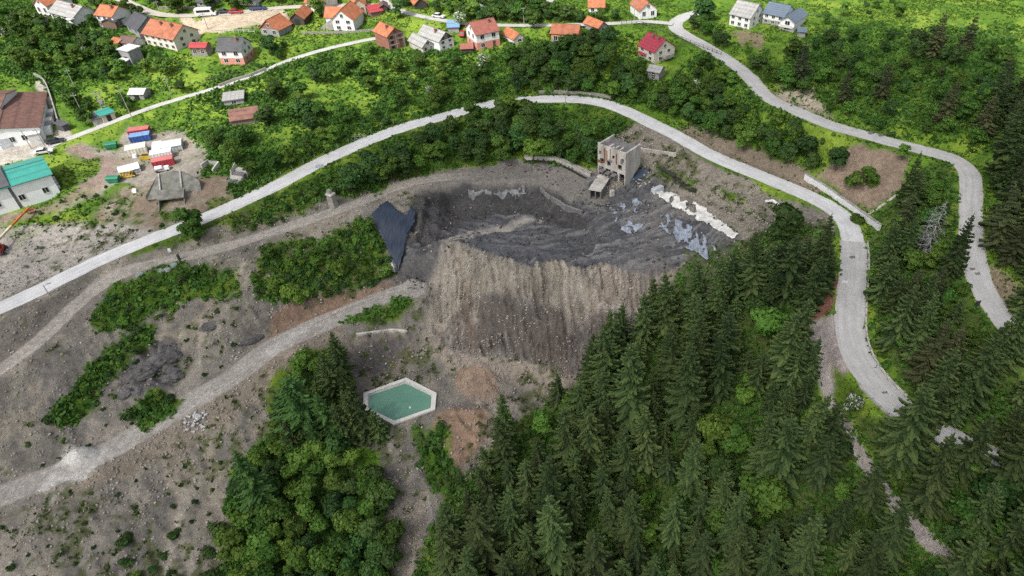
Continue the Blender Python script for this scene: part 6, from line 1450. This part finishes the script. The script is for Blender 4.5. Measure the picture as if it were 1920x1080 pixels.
tip('spruce',1560,402,.95,'tall dark spruce leaning out over the right road bend',2); tip('spruce',1500,430,1.05,'broad spruce beside the red soil patch',4,1.15); tip('spruce',1450,455,1.0,'spruce left of the broad one by the red soil',3,1.1)
tip('spruce',1540,628,.85,'slim spruce at the pinkish apron of the path',1,.8); tip('spruce',1495,590,1.0,'broad spruce left of the pinkish apron',4,1.1); tip('spruce',1485,785,1.05,'wide spruce with arched branches near the spur path',4,1.25); tip('spruce',1575,752,.95,'very wide spruce beside the spur path bend',4,1.45)
tip('spruce',1830,393,.85,'dark spruce silhouetted against the upper road',2,.9); tip('spruce',1728,283,.8,'thin topped spruce below the upper road corner',2,.8); tip('spruce',1745,718,1.1,'big light green spruce at the lower road end',4,1.2); tip('spruce',1900,598,1.0,'spruce covering the upper road at the right edge',3,1.1)
mid('tree',352,420,1.25,'bushy dark green tree on the bank between road and track',0,1.1); mid('dark',365,440,.8,'lower dark tree on the same bank beside the bushy one',1)
mid('dark',1475,415,1.6,'large dark green broadleaf tree above the pit edge',0,1.1); mid('bright',1440,605,1.35,'bright green broadleaf tree among spruces near the red soil',0,1.2); mid('bright',1015,795,1.0,'fresh green broadleaf tree at the left forest edge',1); mid('bright',1395,740,.8,'light green tree in the forest gap below the bright one',2)
mid('bright',1345,810,1.3,'yellow green tree in the middle of the forest',0); mid('tree',1385,830,1.1,'grey green birch like tree beside the yellow green one',2); mid('bright',1330,850,.8,'small yellow green tree in the forest gap',1); mid('tree',1440,930,1.5,'round deep green tree deep in the forest',3)
mid('bright',1215,940,.9,'slender bright green tree in the lower forest',2,.7); mid('bloom',1600,756,.9,'white blossoming shrub tree at the grassy triangle',0); mid('tree',505,85,1.0,'round green tree standing alone on the sunny meadow',1); mid('tree',597,15,1.0,'round tree hiding the pale house',3); mid('dark',748,12,1.25,'dark round tree beside the village road',0); mid('dark',1322,18,1.4,'dark pine like tree at the road fork',1,1.1)
mid('bright',710,325,1.0,'light green round tree at the corner of the wood above the track',0); mid('dark',655,338,1.15,'dark round tree at the corner of the wood above the track',2)
mid('brightshrub',1632,328,2.3,'bright round bush on the bare brown bank',0); mid('shrub',1605,334,2.0,'dull green bush left of the bright bush on the bank',0); mid('bright',1694,285,.75,'small bushy tree at the top of the bare bank',1); mid('shrub',1672,250,.8,'tiny tree at the edge of the upper road',2); mid('brightshrub',1604,408,1.3,'round bush by the end of the white wall',1)
mid('bloom',862,38,1.1,'blossoming tree beside the narrow white hut',0); mid('bloom',983,152,.8,'lone white blossoming tree above the pale road curve',1); mid('bloom',910,22,1.0,'pale blossoming tree in front of the narrow hut',1)
# ------------------------------------------------------------------ areas
def zone(tag_, where, poly, n, sp, mix, **kw):
    W1 = {'spruce':'dark olive spruce with drooping branches','fir':'mid green fir with soft branches','brown':'brownish thin conifer','tree':'round green broadleaf tree','bright':'fresh bright green broadleaf tree','dark':'dark green broadleaf tree','bloom':'white blossoming small tree','shrub':'green leafy shrub','brightshrub':'yellowish green shrub','darkshrub':'dark green low shrub'}
    fill(poly, n, sp, mix, {k: W1[k]+' '+where for k, _ in mix}, {k: KIND[k][0].replace('_',' ')+'s '+tag_ for k, _ in mix}, **kw)
MAINF = [(905,775),(965,712),(1040,690),(1075,655),(1130,582),(1205,548),(1245,505),(1292,482),(1385,452),(1440,425),(1500,425),(1555,420),(1568,470),(1560,520),(1500,570),(1505,610),(1540,640),(1545,690),(1540,740),(1480,800),(1480,1110),(790,1120),(800,1000),(815,950),(880,860)]
zone('in the main forest', 'in the dense forest below the winding road', MAINF, 185, 3.3, [('spruce',1)], scale=(.62,1.28), tips=True, road=1.2)
SEF = [(1480,800),(1560,790),(1640,790),(1700,790),(1780,700),(1860,640),(1925,650),(2050,720),(2050,1120),(1480,1120)]
zone('in the lower right forest', 'in the lower right forest beside the spur path', SEF, 54, 4.2, [('spruce',1)], scale=(.7,1.3), tips=True, road=.6)
EASTF = [(1645,470),(1690,360),(1735,310),(1780,300),(1805,360),(1795,440),(1790,520),(1815,575),(1880,610),(1860,640),(1780,690),(1700,660),(1640,600)]
zone('between the two roads', 'on the slope between the two winding roads', EASTF, 40, 3.5, [('spruce',8),('brown',1)], scale=(.75,1.15), tips=True, road=1.0)
NEF = [(1850,180),(1925,70),(2060,70),(2060,620),(1925,560),(1905,470),(1868,400),(1858,300)]
zone('on the right edge', 'on the steep right edge above the upper road', NEF, 34, 3.4, [('spruce',4),('brown',3)], scale=(.75,1.15), tips=True, road=1.4)
# broadleaf stands; ground positions on the plan
zone('in the wood above the pit', 'in the wood between pale road and pit', [(655,300),(745,246),(870,220),(950,200),(1010,200),(1050,230),(1105,255),(1115,300),(985,292),(830,305),(730,340),(665,350)], 62, 2.7, [('tree',4),('dark',4),('bright',1)], scale=(.75,1.25), road=1.5)
zone('on the grassy top of the wood', 'on the grassy spur above the ruined building', [(1030,200),(1130,203),(1185,236),(1120,258),(1060,235)], 14, 2.4, [('shrub',3),('brightshrub',2),('tree',1)], scale=(.7,1.1), road=1.2)
zone('along the near side of the pale road', 'on the verge between pale road and dirt track', [(430,425),(530,385),(640,312),(660,350),(600,372),(540,400),(480,430)], 16, 2.0, [('shrub',3),('darkshrub',3)], scale=(.5,1.0), road=.8)
zone('on the hillside below the village', 'on the bushy hillside below the village houses', [(480,165),(540,125),(640,92),(720,102),(790,108),(900,108),(960,95),(985,185),(900,196),(830,215),(740,235),(640,265),(560,310),(470,320),(395,290),(360,235),(420,215),(500,215)], 105, 2.6, [('tree',4),('shrub',4),('bright',4),('dark',1.2),('brightshrub',3),('bloom',.8)], scale=(.5,1.05), road=1.2, holes=([(555,150),(650,140),(725,185),(690,215),(590,205)],[(470,215),(550,225),(560,280),(480,285)],[(380,190),(430,215),(400,245),(350,230)]))
zone('below the orange house', 'in the thicket below the orange walled house', [(960,92),(1030,86),(1120,66),(1165,58),(1150,95),(1110,150),(1105,172),(1010,174),(985,180),(965,150)], 60, 2.3, [('tree',4),('dark',6),('shrub',2)], scale=(.6,1.1), road=1.2)
zone('around the raspberry roofed house', 'on the slope around the raspberry roofed house', [(1130,165),(1180,120),(1240,158),(1320,110),(1370,130),(1430,190),(1490,220),(1500,300),(1440,290),(1390,262),(1320,232),(1240,212),(1190,190)], 70, 2.4, [('tree',5),('dark',3),('bright',3),('shrub',3),('bloom',.5)], scale=(.6,1.15), road=1.3)
zone('below the upper road', 'on the grassy slope below the upper road', [(1440,205),(1500,232),(1615,262),(1600,290),(1540,315),(1480,300),(1430,265)], 22, 2.5, [('shrub',4),('brightshrub',2),('dark',2)], scale=(.6,1.2), road=1.2)
zone('in the upper left gardens', 'in the overgrown gardens at the upper left', [(0,20),(60,20),(100,48),(170,60),(235,95),(240,125),(330,120),(345,165),(270,190),(230,200),(160,190),(100,130),(60,130),(0,120)], 74, 2.6, [('tree',3),('bright',6),('shrub',3),('dark',2),('bloom',1)], scale=(.5,1.05), road=1.0, holes=([(240,125),(345,130),(330,185),(200,170)],[(110,140),(240,150),(230,205),(150,200)]))
zone('in the left meadow', 'in the left meadow between works and lane', [(100,150),(170,190),(160,225),(125,200)], 8, 2.4, [('tree',3),('shrub',2)], scale=(.5,.9), road=1.0)
zone('between the upper houses', 'between the houses at the upper edge', [(130,0),(300,-8),(360,-5),(600,-12),(700,-12),(830,-10),(1000,-12),(1090,30),(1190,25),(1080,40),(860,38),(840,20),(720,-5),(540,-2),(300,10),(160,45)], 62, 2.6, [('tree',4),('bright',3),('dark',3),('shrub',2),('bloom',.7)], scale=(.6,1.1), road=1.0)
zone('along the village road', 'along the far side of the village road', [(850,5),(1000,5),(1090,28),(1180,26),(1180,36),(1060,40),(960,40),(870,36)], 40, 2.1, [('tree',4),('bright',2),('dark',4)], scale=(.5,.9), road=.9)
zone('in the house gardens', 'beside the village houses', [(180,60),(350,95),(400,125),(480,120),(480,75),(560,70),(700,65),(800,62),(880,75),(960,70),(1060,90),(1000,95),(860,108),(700,100),(560,95),(460,135),(340,140),(230,130)], 16, 5.0, [('tree',3),('shrub',3)], scale=(.35,.65), road=1.0)
zone('around the grey roofed house', 'between upper road and grey roofed white house', [(1300,40),(1370,60),(1370,100),(1440,110),(1480,150),(1450,165),(1400,120),(1350,85),(1305,70)], 24, 2.2, [('tree',4),('bright',3),('dark',2)], scale=(.5,1.0), road=1.0)
zone('on the right hillside', 'on the overgrown hillside above the upper road', [(1490,85),(1560,55),(1640,60),(1700,48),(1760,62),(1860,68),(1900,110),(1860,190),(1850,280),(1740,255),(1640,235),(1560,205),(1480,150),(1450,130)], 120, 2.5, [('tree',5),('dark',3),('bright',3),('shrub',6),('brown',.8),('brightshrub',2)], scale=(.45,.95), road=1.3)
zone('at the meadow edge', 'at the lower edge of the bright meadow', [(1520,0),(1680,0),(1700,30),(1690,45),(1600,40),(1530,50)], 14, 3.0, [('shrub',3),('bright',2)], scale=(.5,1.0))
zone('on the scrub slope', 'on the green scrub slope left of the liner', G_['scrubslope'], 62, 1.65, [('shrub',5),('brightshrub',4),('darkshrub',2),('bright',1)], scale=(.55,1.15), road=.6)
zone('on the green knoll', 'on the green knoll above the haul road', G_['knoll'], 26, 1.9, [('shrub',3),('darkshrub',2),('brightshrub',2)], scale=(.4,.95), road=.5)
zone('on the spill slope', 'in the green strip down the spoil slope', G_['spill'], 26, 1.7, [('shrub',3),('darkshrub',3)], scale=(.35,.8), road=.5)
zone('at the foot of the rock', 'in the green patch below the dark rock', G_['foot'], 12, 1.9, [('shrub',3),('darkshrub',3)], scale=(.5,1.0), road=.5)
zone('on the road verge right', 'on the verge right of the lower bend', [(1625,460),(1660,470),(1660,560),(1650,640),(1690,700),(1660,690),(1628,620),(1622,540)], 26, 1.9, [('brightshrub',3),('shrub',3),('bright',1)], scale=(.5,1.0), road=1.0)
zone('left of the basin', 'in the mixed stand left of the basin', [(560,690),(600,655),(640,660),(660,720),(640,800),(600,830),(520,830),(510,780),(540,740)], 22, 2.4, [('tree',3),('bright',2),('dark',2),('fir',.6),('spruce',1.5)], scale=(.6,.9), road=.8)
zone('in the lower left wood', 'in the leafy wood at the bottom left', [(455,890),(500,820),(550,795),(620,800),(690,860),(720,930),(745,1010),(740,1110),(430,1110),(430,1020),(440,940)], 66, 2.6, [('tree',7),('bright',4),('dark',3),('fir',.5)], scale=(.7,1.2), road=.8)
zone('on the near spoil', 'on the bare spoil at the bottom left', [(200,1000),(330,990),(400,960),(420,1100),(210,1100)], 11, 2.4, [('darkshrub',3),('shrub',2)], scale=(.5,1.3), road=.8)
zone('in the strip below the basin', 'in the green strip right of the gully', G_['pondstrip'], 18, 1.7, [('shrub',3),('darkshrub',3),('brightshrub',1)], scale=(.35,.8))
zone('scattered over the spoil', 'scattered thinly over the bare spoil', [(0,840),(160,780),(330,620),(460,560),(470,640),(430,720),(330,760),(200,830),(60,900)], 26, 2.5, [('darkshrub',3),('shrub',2)], scale=(.22,.5), road=.6)
zone('scattered over the lower spoil', 'scattered over the spoil below the haul road', [(0,980),(130,930),(300,860),(420,830),(400,960),(200,1060),(0,1090)], 30, 2.3, [('darkshrub',3),('shrub',2)], scale=(.22,.5), road=.6)
zone('on the yard slope', 'on the rough slope between yard and road', [(20,420),(140,360),(200,345),(240,410),(330,415),(260,450),(200,430),(90,440)], 20, 2.2, [('darkshrub',3),('shrub',3)], scale=(.3,.7), road=.8)
zone('in the lower right corner', 'in the lower right corner of the forest', [(1780,930),(1925,920),(1925,1110),(1740,1110)], 18, 2.6, [('tree',3),('dark',3),('bright',1)], scale=(.7,1.2), road=.9)
zone('as forest undergrowth', 'showing between the spruces of the forest', [(1000,800),(1200,680),(1350,620),(1480,540),(1530,700),(1600,800),(1800,820),(1900,930),(1900,1080),(1000,1080)], 44, 4.2, [('tree',3),('bright',2),('dark',2)], scale=(.5,1.0), road=1.2)
zone('on the slope between the roads', 'under the spruces between the two roads', [(1650,480),(1700,400),(1780,330),(1790,520),(1860,620),(1760,680),(1680,660)], 60, 2.0, [('tree',3),('bright',2),('shrub',5)], scale=(.5,.95), road=1.2)
grow()
# ------------------------------------------------------------------ ground cover nobody could count
def cover(name, mask_fn, n, size, mat, up=.6, rg=None, lab=None, amp=.9):
    rg = np.random.default_rng(rg or 1); x = rg.uniform(GX0,GX1,n*7); y = rg.uniform(GY0,GY1,n*7)
    i = np.clip(np.searchsorted(GX,x),0,len(GX)-1); j = np.clip(np.searchsorted(GY,y),0,len(GY)-1)
    u, v = PU[j,i], PV[j,i]; vis = (u > -60)&(u < 1980)&(v > -60)&(v < 1140)
    k = vis & (rg.random(len(x)) < mask_fn(j,i)) & (NEAR_PAVED[j,i] > .25)
    x, y = x[k][:n], y[k][:n]; m = len(x); z = core_h(x,y); cl = 3
    Cn = np.repeat(np.c_[x,y,z],cl,0)+rg.normal(0,1,(m*cl,3))*np.array([size*1.3,size*1.3,0]); s = size*rg.uniform(.5,1.5,(m*cl,1)); Cn[:,2] += s[:,0]*up*.6
    No = unit(rg.normal(0,1,(m*cl,3))+np.array([0,0,.6])); U = unit(np.cross(No, rg.normal(0,1,No.shape))); Vv = np.cross(No,U)
    P, Fq = quads(Cn, U*s, Vv*s*.8); me = np_mesh(name, P, Fq, [mat]); fattr(me,'tint',np.repeat(np.clip(.45+fbm(Cn[:,0]/6,Cn[:,1]/6,9,3)*amp+rg.normal(0,.14,m*cl),0,1),4)); o = link(bpy.data.objects.new(name, me)); tag(o, kind='stuff'); return o
turf = np.clip(VEG,0,1)
cover('meadow_grass', lambda j,i: turf[j,i]*(.15+.85*(fbm(GX[i]/7,GY[j]/7,33,3) > -.05)), 60000, .20, leaf_mat('grass_blades',(.05,.11,.012),(.085,.165,.020),(.135,.215,.032),.35,.02), .5, 3, None, .4)
scrubm = sm(-.02,.12,fbm(XX/5,YY/5,101,4)); bushy = np.maximum.reduce([sm(-10,10,poly_sd(q)) for q in ([(360,160),(560,110),(720,90),(990,85),(1170,60),(1240,160),(1330,100),(1490,200),(1540,310),(1330,250),(1190,190),(1000,180),(850,210),(640,275),(420,395),(350,250)],[(1450,130),(1560,50),(1900,60),(1930,300),(1700,260),(1500,190)],[(0,0),(160,20),(340,120),(330,170),(160,200),(0,130)],[(440,880),(640,820),(750,1110),(410,1110)],[(650,300),(860,222),(1010,196),(1180,235),(1110,310),(830,308),(640,372),(430,430)])]+[SG_ for SG_ in [W_(k,8) for k in ('scrubslope','knoll','spill','foot','pondstrip','bankcap')]]+[wf*.95])
for q in ([(555,150),(650,140),(725,185),(690,215),(590,205)],[(470,215),(550,225),(560,280),(480,285)],[(380,190),(430,215),(400,245),(350,230)],[(225,120),(345,128),(335,188),(200,175)],[(110,140),(240,150),(230,205),(150,200)],[(1120,80),(1170,70),(1180,110),(1130,150),(1110,130)]): bushy = bushy*(1-.88*sm(-8,8,poly_sd(q)))
cover('scrub_cover', lambda j,i: turf[j,i]*bushy[j,i]*(.25+.75*scrubm[j,i]), 55000, .34, leaf_mat('scrub_leaves',(.030,.068,.012),(.062,.128,.020),(.115,.195,.034),.3,.02), .9, 4)
cover('weeds', lambda j,i: wd[j,i]*.9, 16000, .24, leaf_mat('weed_leaves',(.022,.038,.012),(.042,.066,.020),(.075,.10,.032),.3,.02), .7, 5)
# loose stones
def stones(n, seed, name='loose_stones', col=(.34,.31,.27), densf=None, big=.30):
    rg = np.random.default_rng(seed); x = rg.uniform(-150,90,n*8); y = rg.uniform(46,185,n*8); i = np.clip(np.searchsorted(GX,x),0,len(GX)-1); j = np.clip(np.searchsorted(GY,y),0,len(GY)-1)
    edge = np.maximum(W_('redbank',10), W_('floor',10)*.7); dens = (gr*(1-.92*W_('tail',4))*(.18+.5*sm(0,.2,fbm(XX/6,YY/6,111,4)))+edge*.5+.10*face*(1-W_('tail',3)))*(NEAR > .3)*(1-np.clip(turf,0,1))
    dens = dens if densf is None else densf
    k = (rg.random(len(x)) < dens[j,i]); x, y = x[k][:n], y[k][:n]; m = len(x); s = .10+big*rg.random(m)**4; z = core_h(x,y)+s*.25
    D = np.array([(1,0,0),(0,1,0),(-1,0,0),(0,-1,0),(0,0,.8),(0,0,-.8)],float); V = np.repeat(np.c_[x,y,z],6,0)+ (np.tile(D,(m,1))*rg.uniform(.6,1.3,(m*6,3)))*np.repeat(s,6)[:,None]
    T_ = np.array([(0,1,4),(1,2,4),(2,3,4),(3,0,4),(1,0,5),(2,1,5),(3,2,5),(0,3,5)]); Fq = (np.arange(m)[:,None,None]*6+T_[None]).reshape(-1,3)
    me = np_mesh(name, V, Fq, [surf(name[:-1],col,.9,.4,.35)]); tag(link(bpy.data.objects.new(name, me)), kind='stuff')
stones(24000, 8)
stones(9000, 9, 'tailings_clods', (.085,.085,.09), W_('tail',4)*(.12+.6*sm(0,.2,fbm(XX/5,YY/5,115,4)))+.5*heap+.5*mnd, .42)
